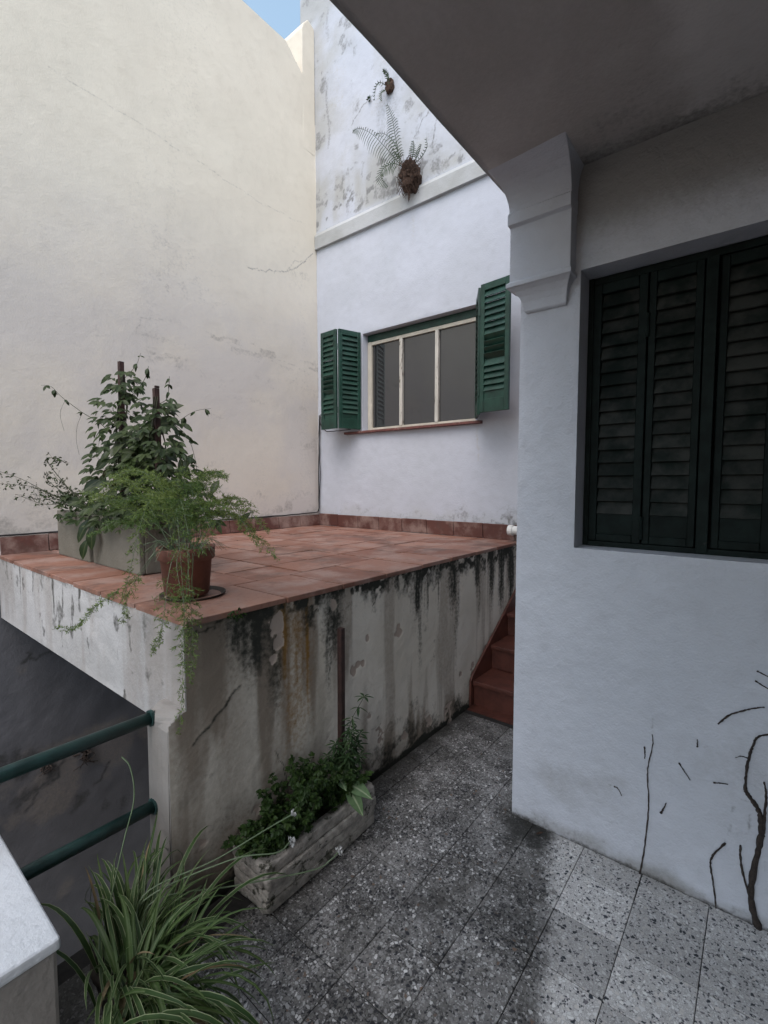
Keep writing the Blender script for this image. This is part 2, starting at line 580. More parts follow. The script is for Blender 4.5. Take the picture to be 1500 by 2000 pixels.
def terrazzo():
    t = NT('terrazzo')
    p = t.pos()
    oi = t.n('ObjectInfo').outputs['Random']
    sx = t.n('SeparateXYZ'); t.l(p, sx.inputs[0])
    cmb = t.n('CombineXYZ'); t.l(t.math('MULTIPLY', oi, 37.0), cmb.inputs[2])
    va = t.n('VectorMath', operation='ADD'); t.l(p, va.inputs[0]); t.l(cmb.outputs[0], va.inputs[1])
    q = va.outputs[0]
    wrp = t.n('TexNoise'); wrp.inputs['Scale'].default_value = 60; t.l(q, wrp.inputs['Vector'])
    vs_ = t.n('VectorMath', operation='SCALE'); t.l(wrp.outputs['Color'], vs_.inputs[0]); vs_.inputs['Scale'].default_value = 0.012
    vb = t.n('VectorMath', operation='ADD'); t.l(q, vb.inputs[0]); t.l(vs_.outputs[0], vb.inputs[1])
    q = vb.outputs[0]

    def stones(scale, lo):
        v = t.n('TexVoronoi'); v.inputs['Scale'].default_value = scale; t.l(q, v.inputs['Vector'])
        e = t.n('TexVoronoi', feature='DISTANCE_TO_EDGE'); e.inputs['Scale'].default_value = scale; t.l(q, e.inputs['Vector'])
        s_ = t.n('SeparateColor'); t.l(v.outputs['Color'], s_.inputs[0])
        return s_.outputs[0], s_.outputs[1], t.ss(e.outputs['Distance'], lo, lo + 0.07)
    r1, g1, m1 = stones(90, 0.09)
    r2, g2, m2 = stones(165, 0.08)

    def ramp(x, stops):
        nd = t.n('ValToRGB'); nd.color_ramp.interpolation = 'CONSTANT'
        el = nd.color_ramp.elements
        while len(el) < len(stops): el.new(0.5)
        for e_, (ps, c) in zip(el, stops): e_.position = ps; e_.color = tuple(c) + (1,)
        t.l(x, nd.inputs[0]); return nd.outputs[0]
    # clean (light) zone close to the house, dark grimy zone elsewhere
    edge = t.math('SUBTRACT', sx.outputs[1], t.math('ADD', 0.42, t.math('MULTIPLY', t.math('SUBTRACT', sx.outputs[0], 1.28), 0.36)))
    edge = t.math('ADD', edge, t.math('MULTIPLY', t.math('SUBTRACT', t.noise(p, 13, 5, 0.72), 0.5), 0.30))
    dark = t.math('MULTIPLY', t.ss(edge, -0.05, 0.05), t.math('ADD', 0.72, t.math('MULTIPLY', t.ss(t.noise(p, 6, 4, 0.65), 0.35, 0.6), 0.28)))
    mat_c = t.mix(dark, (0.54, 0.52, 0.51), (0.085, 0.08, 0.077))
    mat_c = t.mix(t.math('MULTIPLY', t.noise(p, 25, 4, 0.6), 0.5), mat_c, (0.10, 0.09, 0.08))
    light_st = ramp(r1, [(0.0, (0.03, 0.035, 0.045)), (0.16, (0.60, 0.57, 0.54)), (0.45, (0.66, 0.65, 0.64)), (0.72, (0.74, 0.73, 0.71)), (0.95, (0.16, 0.15, 0.16))])
    dark_st = ramp(r1, [(0.0, (0.014, 0.015, 0.019)), (0.26, (0.13, 0.125, 0.118)), (0.48, (0.20, 0.195, 0.19)), (0.70, (0.32, 0.315, 0.31)), (0.86, (0.55, 0.54, 0.53)), (0.97, (0.15, 0.10, 0.07))])
    sm_l = ramp(r2, [(0.0, (0.07, 0.075, 0.085)), (0.17, (0.56, 0.545, 0.53)), (0.7, (0.66, 0.65, 0.64))])
    sm_d = ramp(r2, [(0.0, (0.014, 0.015, 0.018)), (0.36, (0.095, 0.092, 0.09)), (0.62, (0.19, 0.188, 0.185)), (0.88, (0.34, 0.335, 0.33))])
    c = t.mix(m2, mat_c, t.mix(dark, sm_l, sm_d))
    pick = t.math('MULTIPLY', m1, t.math('GREATER_THAN', g1, t.math('ADD', 0.62, t.math('MULTIPLY', dark, -0.25))))
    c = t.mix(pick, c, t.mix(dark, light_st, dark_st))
    # per tile tone and grime in patches, wet dirt at the foot of the walls
    gr = t.noise(p, 3.3, 5, 0.62)
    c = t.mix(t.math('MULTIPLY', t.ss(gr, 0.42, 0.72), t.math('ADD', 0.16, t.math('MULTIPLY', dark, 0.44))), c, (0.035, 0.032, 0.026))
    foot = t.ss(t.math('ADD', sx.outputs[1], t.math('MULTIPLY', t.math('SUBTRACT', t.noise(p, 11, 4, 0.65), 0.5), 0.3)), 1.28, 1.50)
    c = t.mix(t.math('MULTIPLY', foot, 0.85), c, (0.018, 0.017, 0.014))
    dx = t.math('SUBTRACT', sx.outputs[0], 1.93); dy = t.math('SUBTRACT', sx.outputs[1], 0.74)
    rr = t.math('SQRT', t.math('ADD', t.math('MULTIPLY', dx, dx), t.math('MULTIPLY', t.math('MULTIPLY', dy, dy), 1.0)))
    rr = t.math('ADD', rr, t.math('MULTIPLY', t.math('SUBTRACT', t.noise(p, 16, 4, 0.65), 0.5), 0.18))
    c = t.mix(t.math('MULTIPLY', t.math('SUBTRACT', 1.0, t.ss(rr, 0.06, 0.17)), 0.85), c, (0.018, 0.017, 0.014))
    hsv = t.n('HueSaturation'); t.l(c, hsv.inputs['Color'])
    t.l(t.math('ADD', 0.8, t.math('MULTIPLY', oi, 0.4)), hsv.inputs['Value'])
    t.l(hsv.outputs[0], t.b.inputs['Base Color'])
    t.l(t.math('ADD', 0.42, t.math('MULTIPLY', t.noise(p, 20, 3), 0.35)), t.b.inputs['Roughness'])
    t.b.inputs['Specular IOR Level'].default_value = 0.4
    t.l(t.bump(m1, 0.12, 0.002), t.b.inputs['Normal'])
    return t.m


def claytile(name, c1, c2):
    t = NT(name)
    p = t.pos()
    oi = t.n('ObjectInfo').outputs['Random']
    n1 = t.noise(p, 5, 5, 0.65)
    n2 = t.noise(p, 38, 5, 0.65)
    c = t.mix(oi, c1, c2)
    c = t.mix(t.math('MULTIPLY', t.ss(n1, 0.42, 0.66), 0.75), c, (0.30, 0.212, 0.182))      # pale worn film
    c = t.mix(t.math('MULTIPLY', t.ss(n2, 0.5, 0.72), 0.4), c, (0.14, 0.055, 0.035))
    n3 = t.noise(p, 2.3, 6, 0.7)
    c = t.mix(t.math('MULTIPLY', t.ss(n3, 0.50, 0.64), 0.65), c, (0.085, 0.05, 0.04))
    t.inp(t.b.inputs['Base Color'], c)
    t.l(t.math('ADD', 0.42, t.math('MULTIPLY', n1, 0.4)), t.b.inputs['Roughness'])
    t.b.inputs['Specular IOR Level'].default_value = 0.4
    t.l(t.bump(n2, 0.15, 0.003), t.b.inputs['Normal'])
    return t.m


M = {}
M['cream'] = plaster('cream_limewash', (0.69, 0.628, 0.525), (0.65, 0.588, 0.49), algae=(0.30, 0.28, 0.255), dirt=(0.545, 0.512, 0.488), bump=0.22)
M['white'] = plaster('white_limewash', (0.48, 0.50, 0.555), (0.45, 0.47, 0.515), algae=(0.19, 0.19, 0.19), dirt=(0.38, 0.38, 0.37), rust=(0.42, 0.37, 0.28), bump=0.22)
M['cornice'] = plaster('grimy_string_course', (0.43, 0.44, 0.45), (0.34, 0.345, 0.335), bump=0.4)
M['near'] = plaster('house_limewash', (0.61, 0.622, 0.675), (0.55, 0.562, 0.61), algae=(0.06, 0.055, 0.05), dirt=(0.30, 0.29, 0.28), bump=0.55, fine=130)
M['soffit'] = plaster('soffit_paint', (0.66, 0.63, 0.615), (0.56, 0.53, 0.515), algae=(0.22, 0.21, 0.20), dirt=(0.43, 0.40, 0.38), bump=0.3)
M['terr'] = plaster('stained_terrace_plaster', (0.70, 0.66, 0.59), (0.60, 0.56, 0.485), bump=0.32)
M['beam'] = plaster('terrace_beam_limewash', (0.46, 0.455, 0.455), (0.39, 0.385, 0.38), algae=(0.06, 0.058, 0.05), dirt=(0.30, 0.275, 0.255), bump=0.5)
M['pillar'] = plaster('grimy_pillar_plaster', (0.28, 0.262, 0.245), (0.20, 0.185, 0.17), bump=0.35)
M['dull'] = plaster('lower_plaster_shade_grey', (0.115, 0.115, 0.125), (0.085, 0.085, 0.092), algae=(0.05, 0.05, 0.05), bump=0.4)  # greyed down to stand in for the shade below the terrace
M['terrazzo'] = terrazzo()
M['joint'] = simple('dark_joint_mortar', (0.02, 0.018, 0.016), 0.95, 0.4, 40)
M['clay'] = claytile('clay_tile', (0.165, 0.066, 0.042), (0.29, 0.150, 0.108))
M['clayjoint'] = simple('terrace_joint', (0.045, 0.032, 0.026), 0.95, 0.4, 50)
M['clayskirt'] = claytile('clay_skirting', (0.085, 0.034, 0.028), (0.115, 0.047, 0.038))
M['red'] = simple('red_stair_paint', (0.10, 0.032, 0.022), 0.5, 0.35, 12, wear=(9, 0.62), wearcol=(0.05, 0.02, 0.016))
M['green'] = simple('green_shutter_paint', (0.012, 0.050, 0.034), 0.4, 0.4, 12, 0.12, wear=(24, 0.69), wearcol=(0.25, 0.18, 0.10))
M['dkgreen'] = simple('dark_green_shutter_paint', (0.010, 0.017, 0.015), 0.6, 0.45, 16, 0.15, spec=0.12, wear=(28, 0.66), wearcol=(0.035, 0.036, 0.032))
M['dkslat'] = simple('weathered_slat_highlights', (0.044, 0.045, 0.041), 0.7, 0.5, 9, 0.2, spec=0.15, col2=(0.010, 0.015, 0.013), wear=(26, 0.68), wearcol=(0.045, 0.046, 0.042))  # weathered grey; its paler patches also stand in for highlights
M['frame'] = simple('peeling_cream_frame_paint', (0.50, 0.46, 0.38), 0.6, 0.2, 20, 0.3, wear=(30, 0.66), wearcol=(0.16, 0.12, 0.08), stretch=(1, 0.5, 0.3))
M['mull'] = simple('flaking_white_mullion_paint', (0.55, 0.52, 0.46), 0.65, 0.2, 30, 0.5, wear=(38, 0.55), wearcol=(0.10, 0.08, 0.055), stretch=(1, 1, 0.22))
M['sill'] = simple('dull_red_sill', (0.17, 0.06, 0.05), 0.7, 0.4, 25, wear=(40, 0.6), wearcol=(0.34, 0.28, 0.25))
M['rail'] = simple('dark_green_rail_paint', (0.018, 0.052, 0.048), 0.42, 0.4, 24, 0.15, wear=(60, 0.7), wearcol=(0.06, 0.035, 0.02))
M['pot'] = simple('terracotta_pot', (0.18, 0.068, 0.044), 0.7, 0.35, 14, 0.15, wear=(11, 0.60), wearcol=(0.13, 0.08, 0.06))
M['saucer'] = simple('dark_saucer', (0.06, 0.045, 0.035), 0.8, 0.4, 30)
M['cement'] = plaster('cement_box', (0.18, 0.168, 0.142), (0.12, 0.115, 0.093), bump=0.6)
M['trough'] = simple('mossy_concrete_trough', (0.37, 0.345, 0.31), 0.9, 0.45, 22, 0.9, 0.01, wear=(14, 0.56), wearcol=(0.055, 0.055, 0.04))
M['soil'] = simple('dark_soil', (0.02, 0.016, 0.012), 1.0, 0.5, 60, 1.0, 0.02)
M['stake'] = simple('brown_stake_paint', (0.05, 0.022, 0.018), 0.6, 0.45, 30, 0.4)
M['bark'] = simple('dry_vine_bark', (0.055, 0.04, 0.033), 0.9, 0.5, 70, 0.8, 0.006)
M['bark2'] = simple('vine_stem', (0.05, 0.055, 0.03), 0.8, 0.4, 50)
M['cable'] = simple('black_cable', (0.012, 0.012, 0.013), 0.5, 0.2, 20)
M['pvc'] = simple('white_pvc', (0.7, 0.69, 0.66), 0.4, 0.1, 20)
M['cap'] = simple('white_parapet_paint', (0.60, 0.625, 0.66), 0.7, 0.08, 14, 0.5, 0.006, wear=(22, 0.73), wearcol=(0.35, 0.34, 0.33))
M['dry'] = simple('dry_brown_fibre', (0.075, 0.04, 0.025), 0.95, 0.5, 50, 1.0, 0.01)
M['fern'] = leafmat('wall_fern_leaf', (0.03, 0.055, 0.025), (0.06, 0.085, 0.04))
M['asp'] = leafmat('asparagus_needles', (0.06, 0.125, 0.03), (0.21, 0.27, 0.075), trans=0.3)
M['vine'] = leafmat('dark_vine_leaf', (0.022, 0.040, 0.013), (0.052, 0.075, 0.026), 0.4)
M['vinebig'] = leafmat('glossy_vine_leaf', (0.022, 0.04, 0.018), (0.055, 0.07, 0.028), 0.3, midrib=(0.07, 0.085, 0.04), objrand=True)
M['herb'] = leafmat('trough_herb_leaf', (0.016, 0.036, 0.010), (0.042, 0.075, 0.018), 0.45)
M['cham'] = leafmat('narrow_shrub_leaf', (0.03, 0.06, 0.025), (0.06, 0.10, 0.04), 0.4)
M['arrow'] = leafmat('pale_arrow_leaf', (0.13, 0.21, 0.10), (0.20, 0.29, 0.15), 0.45, midrib=(0.34, 0.40, 0.25), objrand=True)
M['spider'] = leafmat('striped_spider_leaf', (0.030, 0.062, 0.020), (0.06, 0.10, 0.033), 0.42, stripe=((0.33, 0.37, 0.21), 0.36, 'edge', 0.8), objrand=True)
M['spiderg'] = leafmat('green_spider_leaf', (0.035, 0.075, 0.022), (0.075, 0.115, 0.035), 0.42, stripe=((0.13, 0.17, 0.08), 0.10, 'mid', 0.6), objrand=True)
M['deadleaf'] = leafmat('withered_blade', (0.12, 0.085, 0.045), (0.20, 0.16, 0.09), 0.7, trans=0.1)
M['stalk'] = simple('pale_green_stalk', (0.13, 0.18, 0.10), 0.5, 0.2, 20)
M['petal'] = simple('white_petal', (0.48, 0.48, 0.47), 0.6, 0.1, 40)

gm = NT('dark_window_glass')
gm.b.inputs['Base Color'].default_value = (0.028, 0.028, 0.029, 1)
gm.b.inputs['Roughness'].default_value = 0.04
gm.b.inputs['IOR'].default_value = 2.0
gm.l(gm.bump(gm.noise(gm.pos(), 3.0, 2), 0.03, 0.01), gm.b.inputs['Normal'])
M['glass'] = gm.m

# ------------------------------------------------------------------ key dimensions (metres)
X_HOUSE = 1.966        # face of the near house
Y_HEND = 0.835         # where that wall ends
X_REAR = 3.59          # face of the rear house with the window
Y_BND = 3.80           # face of the boundary wall
Y_T = 1.495            # front of the terrace
X_T = 0.805            # side of the terrace
Z_T = 1.034            # terrace surface
Z_SOF = 2.72           # soffit over the patio
Z_LOW = -2.6           # lower yard

# ------------------------------------------------------------------ ground levels
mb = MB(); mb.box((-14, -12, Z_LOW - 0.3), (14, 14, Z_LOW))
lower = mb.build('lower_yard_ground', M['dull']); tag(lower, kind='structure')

mb = MB()
mb.prism([(-4.0, -4.2), (X_HOUSE + 0.22, -4.2), (X_HOUSE + 0.22, 0.80), (X_REAR, 0.80), (X_REAR, 1.48), (0.80, 1.48), (0.80, 1.66), (-4.0, 1.66)], 'z', -0.35, -0.004)
floor = mb.build('patio_floor', M['joint'], None, fixn=True); tag(floor, kind='structure')
TP = 0.213
tile_meshes = [bevbox_mesh('floor_tile', TP - 0.0028, TP - 0.0028, 0.02, 0.0015, M['terrazzo'], 1, 0.0006, i) for i in range(5)]
for i in range(-4, 9):
    for j in range(-9, 5):
        x0 = 1.82 - TP * (8 - i) if i < 8 else 1.82
        cx = 1.82 - TP * (7 - i) - TP / 2 if i < 8 else None
        cy = 0.52 + TP * j + TP / 2
        if i == 8: continue
        if cy > 1.46 and cx > 0.75: continue
        if cy - TP / 2 > 1.6: continue
        if cx < -0.3 or cy < -0.75: continue
        place('floor_tile', tile_meshes[(i * 7 + j * 3) % 5], (cx, cy, -0.010 + random.uniform(-0.0012, 0.0008)), floor, (0, 0, random.choice((0, 0, math.pi))))
bt2 = [bevbox_mesh('border_tile', TP - 0.004, 0.105, 0.02, 0.0015, M['terrazzo'], 1, 0.0006, 40 + i) for i in range(3)]
for i in range(4, 13):
    cx = 1.82 - TP * (7 - i) - TP / 2
    if cx > 2.70: continue
    place('border_tile', bt2[i % 3], (cx, 1.4265, -0.010 + random.uniform(-0.001, 0.0006)), floor)
# cut border row along the house wall, and the passage behind it
bt = [bevbox_mesh('border_tile', X_HOUSE - 1.82 - 0.003, TP - 0.003, 0.02, 0.0015, M['terrazzo'], 1, 0.0006, 20 + i) for i in range(3)]
for j in range(-6, 2):
    cy = 0.52 + TP * j + TP / 2
    if cy > 0.84: continue
    place('border_tile', bt[j % 3], ((1.82 + X_HOUSE) / 2, cy, -0.010 + random.uniform(-0.001, 0.0006)), floor)
place('border_tile', bevbox_mesh('border_tile', 0.062, TP - 0.004, 0.02, 0.0015, M['terrazzo'], 1, 0.0006, 77), (2.0, 0.8395, -0.0105), floor)
for i in range(0, 4):
    for j in range(1, 5):
        cx = 1.82 + TP * i + TP / 2; cy = 0.52 + TP * j + TP / 2
        if j == 1 and i == 0: continue
        if cy > 1.46 or cx > 2.70: continue
        place('floor_tile', tile_meshes[(i + 2 * j) % 5], (cx, cy, -0.010 + random.uniform(-0.001, 0.0006)), floor)

# ------------------------------------------------------------------ boundary wall (left)
bw = thing('boundary_wall', (1.5, Y_BND, Z_LOW), 'tall cream plastered boundary wall with faint cracks behind the potted plants', 'wall')


def bnd_stain(U, V):
    n = fbm(U, V, 2.2, 5, 1)
    horiz = fbm(U, V, 1.2, 5, 2, sy=5.0)
    a = 0.30 * sst(0.58, 0.74, horiz) * sst(4.4, 2.6, V) * sst(0.42, 0.6, fbm(U, V, 14, 4, 1, sy=22)) + 0.16 * sst(0.55, 0.75, fbm(U, V, 5, 4, 7, sy=0.7))
    # smudgy band of scuffs running across at 2.7 m
    band = np.exp(-((V - 2.73 - 0.03 * np.sin(U * 3)) / 0.10) ** 2) * sst(0.50, 0.68, fbm(U, V, 5, 4, 3, sy=16)) * sst(1.2, 1.8, U)
    a = np.maximum(a, 0.5 * band)
    cracks = [([(1.15, 4.25), (1.6, 4.22), (2.2, 4.18), (2.9, 4.12), (3.45, 4.15)], 0.007, 0.45),
              ([(2.72, 3.48), (2.95, 3.53), (3.18, 3.60), (3.35, 3.72), (3.53, 3.90)], 0.006, 0.8),
              ([(3.18, 3.60), (3.28, 3.74), (3.42, 3.78)], 0.006, 0.6),
              ([(1.6, 3.45), (2.0, 3.42), (2.4, 3.36)], 0.005, 0.35),
              ([(1.7, 2.66), (1.74, 2.76), (1.9, 2.80)], 0.006, 0.5),
              ([(2.6, 2.70), (2.9, 2.74), (3.2, 2.70), (3.5, 2.62)], 0.006, 0.4)]
    for k, (pts, wd, s_) in enumerate(cracks):
        a = np.maximum(a, s_ * polyline_mask(U, V, wiggle(pts, 0.012, 7, k), wd))
    a = np.maximum(a, 0.35 * np.exp(-((U - 3.35) / 0.2) ** 2 - ((V - 3.72) / 0.25) ** 2) * sst(0.48, 0.7, fbm(U, V, 9, 4, 5)))
    # damp, dirty foot just above the terrace, dark below it
    foot = sst(0.45, 0.0, V - Z_T - 0.11 + 0.35 * (fbm(U, V, 5, 4, 6) - 0.5))
    a = np.maximum(a, 0.55 * foot * (V > Z_T) * sst(0.35, 0.6, fbm(U, V, 12, 4, 4)))
    b = 0.22 * sst(0.42, 0.72, n) * sst(5.0, 2.2, V) + 0.50 * sst(5.0, 2.4, V + 0.8 * (n - 0.5)) + 0.25 * foot * (V > Z_T)
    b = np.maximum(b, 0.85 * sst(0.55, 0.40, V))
    a = np.maximum(a, 0.6 * (V < 0.6) * sst(0.58, 0.72, fbm(U, V, 4.5, 5, 7)))
    return a, 0 * U, b, 0 * U


def bnd_cut(u, v):
    # rounded shoulder where the top dips towards the pier
    return (v > 5.80 - 0.85 * np.clip(u - 3.20, 0, 1) - 1.6 * np.clip(u - 3.42, 0, 1)) | ((u > 3.60))


us = gridline(-4.0, 0.7, 0.08)[:-1]
us = np.concatenate([us, gridline(0.7, 3.60, 0.0125)])
vs = gridline(1.022, 5.82, 0.0125)
grid_wall('wall_face', 'y', Y_BND, -1, us, vs, M['cream'], bw, thick=0.2, disp=lambda U, V: 0.022 * (fbm(U, V, 1.1, 3, 3) - 0.5) + 0.0018 * (fbm(U, V, 9, 3, 2) - 0.5), stain=bnd_stain, cutfn=bnd_cut)
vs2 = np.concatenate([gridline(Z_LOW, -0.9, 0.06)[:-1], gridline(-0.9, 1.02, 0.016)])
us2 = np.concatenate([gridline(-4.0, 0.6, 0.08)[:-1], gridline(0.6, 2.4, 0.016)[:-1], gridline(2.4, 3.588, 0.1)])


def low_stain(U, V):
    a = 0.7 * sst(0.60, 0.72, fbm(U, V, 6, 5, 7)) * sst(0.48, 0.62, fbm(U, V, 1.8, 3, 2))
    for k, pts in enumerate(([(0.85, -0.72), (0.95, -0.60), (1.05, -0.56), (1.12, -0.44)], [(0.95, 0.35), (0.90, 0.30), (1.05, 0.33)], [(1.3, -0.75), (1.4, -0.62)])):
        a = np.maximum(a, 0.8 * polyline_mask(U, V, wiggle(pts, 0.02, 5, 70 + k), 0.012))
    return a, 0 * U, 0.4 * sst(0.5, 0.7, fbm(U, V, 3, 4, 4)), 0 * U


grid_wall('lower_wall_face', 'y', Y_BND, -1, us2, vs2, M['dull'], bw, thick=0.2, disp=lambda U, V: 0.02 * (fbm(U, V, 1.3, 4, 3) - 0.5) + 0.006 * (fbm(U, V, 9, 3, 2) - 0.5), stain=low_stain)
mb = MB(); mb.prism([(-4.0, 1.03), (3.60, 1.03), (3.60, 5.12), (3.42, 5.61), (3.2, 5.80), (-4.0, 5.80)], 'y', Y_BND + 0.012, Y_BND + 0.22)
mb.build('wall_core', M['cream'], bw, fixn=True, bevel=0.02)
mb = MB(); mb.prism([(3.415, 4.9), (3.588, 4.9), (3.588, 6.16), (3.5, 6.20), (3.44, 6.13), (3.415, 6.06)], 'y', Y_BND + 0.004, Y_BND + 0.45)
pier = mb.build('end_pier', M['cream'], bw, fixn=True, bevel=0.012)

# ------------------------------------------------------------------ rear house with the window
rh = thing('rear_house', (X_REAR, 2.5, Z_LOW), 'white plastered rear house wall with a stained upper storey and small green shuttered window', 'house')
WY0, WY1, WZ0, WZ1 = 1.90, 3.155, 2.015, 2.965


def rear_stain(U, V):
    upz = sst(4.05, 4.2, V)
    n = fbm(U, V, 3.0, 5, 2); n2 = fbm(U, V, 11, 4, 5); st = fbm(U, V, 7, 4, 4, sy=1.2)
    a = upz * (0.55 * sst(0.55, 0.72, n2) * sst(0.40, 0.62, n) + 0.35 * sst(0.55, 0.70, st) * sst(6.5, 4.6, V))
    a = np.maximum(a, upz * 0.8 * sst(0.56, 0.70, fbm(U, V, 16, 4, 1)) * sst(4.9, 4.2, V + 0.5 * (fbm(U, V, 3, 3, 6) - 0.5)))
    # long drips near the corner and cracks by the fern
    for (u0, wd, z0, z1, s_) in ((3.62, 0.020, 4.9, 5.6, 0.55), (3.60, 0.03, 5.9, 6.3, 0.4), (3.28, 0.03, 4.9, 5.5, 0.25)):
        a = np.maximum(a, s_ * np.exp(-((U - u0 + 0.02 * np.sin(V * 9)) / wd) ** 2) * sst(z0 - 0.1, z0 + .1, V) * sst(z1 + .1, z1 - .1, V))
    for k, pts in enumerate(([(2.55, 4.55), (2.42, 4.68), (2.28, 4.80), (2.2, 4.83)], [(2.36, 4.40), (2.31, 4.60), (2.24, 4.72)], [(3.30, 5.0), (3.1, 5.12), (3.0, 5.16)])):
        a = np.maximum(a, 0.75 * polyline_mask(U, V, wiggle(pts, 0.012, 6, 30 + k), 0.008))
    a = np.maximum(a, 0.5 * np.exp(-((U - 3.9) / 0.06) ** 2) * sst(5.3, 5.9, V) * sst(0.45, 0.6, n2))
    # dirty foot over the skirting
    foot = sst(0.22, 0.0, V - Z_T - 0.115 + 0.22 * (fbm(U, V, 8, 4, 7) - 0.5))
    a = np.maximum(a, 0.85 * foot * sst(0.36, 0.6, fbm(U, V, 22, 3, 3)) * (V > Z_T) * sst(2.9, 1.8, U + 0.6 * fbm(U, V, 6, 3, 4)))
    a = np.maximum(a, 0.35 * foot * sst(0.45, 0.65, fbm(U, V, 22, 3, 3)))
    b = upz * (0.40 * sst(0.40, 0.68, n) + 0.35 * sst(3.3, 3.75, U) + 0.45 * sst(0.35, 0.6, fbm(U, V, 6, 4, 6, sy=1.5)) * sst(5.2, 4.2, V)) + 0.45 * foot
    b = np.maximum(b, 0.10 * sst(0.5, 0.72, fbm(U, V, 2.2, 4, 1)))
    # rust coloured runs below the sill ends
    g = 0.4 * np.exp(-((U - 1.88 - 0.01 * np.sin(V * 14)) / 0.014) ** 2) * sst(1.99, 1.94, V) * sst(1.45, 1.85, V)
    g = np.maximum(g, 0.28 * np.exp(-((U - 3.33) / 0.02) ** 2) * sst(1.99, 1.94, V) * sst(1.5, 1.9, V))
    g = np.maximum(g, 0.22 * upz * sst(0.6, 0.75, fbm(U, V, 4, 4, 3)))
    g = np.maximum(g, 0.3 * np.exp(-((U - 2.55) / 0.03) ** 2) * sst(3.94, 3.9, V) * sst(3.3, 3.9, V))
    return a, g, b, 0 * U


us = gridline(0.75, 4.02, 0.0125, (WY0, WY1))
vs = np.concatenate([gridline(-0.4, 1.0, 0.1)[:-1], gridline(1.0, 6.9, 0.0125, (WZ0, WZ1)), [7.2, 7.5]])
grid_wall('wall_face', 'x', X_REAR, -1, us, vs, M['white'], rh, hole=(WY0, WY1, WZ0, WZ1), reveal=0.13, thick=0.3,
          disp=lambda U, V: 0.016 * (fbm(U, V, 1.4, 4, 1) - 0.5) + 0.003 * (fbm(U, V, 12, 3, 2) - 0.5) + 0.01 * (V > 4.1) * (fbm(U, V, 5, 4, 6) - 0.5), stain=rear_stain)
# string course
mb = MB()
mb.prism([(X_REAR + 0.02, 3.945), (X_REAR - 0.035, 3.945), (X_REAR - 0.038, 4.075), (X_REAR - 0.012, 4.115), (X_REAR + 0.02, 4.12)], 'y', 0.78, 3.795)
mb.build('string_course', M['cornice'], rh, fixn=True, bevel=0.004)
# window
win = MB()
XW = X_REAR + 0.075
fr = 0.035
win.box((XW, WY0 + 0.002, WZ1 - 0.07), (XW + 0.045, WY1 - 0.002, WZ1 - 0.003))
wf = win.build('head_frame', M['green'], rh, bevel=0.003)
win = MB()
win.box((XW - 0.004, WY1 - fr - 0.02, WZ0 + 0.005), (XW + 0.04, WY1 - 0.004, WZ1 - 0.072))
win.box((XW - 0.004, WY0 + 0.004, WZ0 + 0.005), (XW + 0.04, WY0 + fr, WZ1 - 0.072))
win.box((XW - 0.002, WY0 + fr + 0.001, WZ1 - 0.105), (XW + 0.04, WY1 - fr - 0.021, WZ1 - 0.074))
win.box((XW - 0.002, WY0 + fr + 0.001, WZ0 + 0.004), (XW + 0.04, WY1 - fr - 0.021, WZ0 + 0.03))
wn = win.build('window', M['frame'], rh, bevel=0.002)
for yy in (2.335, 2.735):
    m_ = MB(); m_.box((XW - 0.008, yy - 0.017, WZ0 + 0.031), (XW + 0.038, yy + 0.017, WZ1 - 0.106))
    m_.build('mullion', M['mull'], wn, bevel=0.003)
edges = [WY0 + fr, 2.318, 2.352, 2.718, 2.752, WY1 - fr - 0.02]
for k in range(3):
    m_ = MB(); m_.box((XW + 0.018, edges[2 * k] + 0.001, WZ0 + 0.031), (XW + 0.023, edges[2 * k + 1] - 0.001, WZ1 - 0.106))
    m_.build('pane', M['glass'], wn)
m_ = MB(); m_.box((XW + 0.03, WY0 - 0.05, WZ0 - 0.05), (XW + 0.04, WY1 + 0.05, WZ1 + 0.05)); m_.build('inner_board', M['soil'], rh)
m_ = MB()
m_.prism([(X_REAR - 0.05, WZ0 - 0.028), (X_REAR - 0.05, WZ0 - 0.006), (X_REAR + 0.07, WZ0 + 0.003), (X_REAR + 0.07, WZ0 - 0.028)], 'y', 1.84, 3.37)
m_.build('window_sill', M['sill'], rh, fixn=True, bevel=0.003)


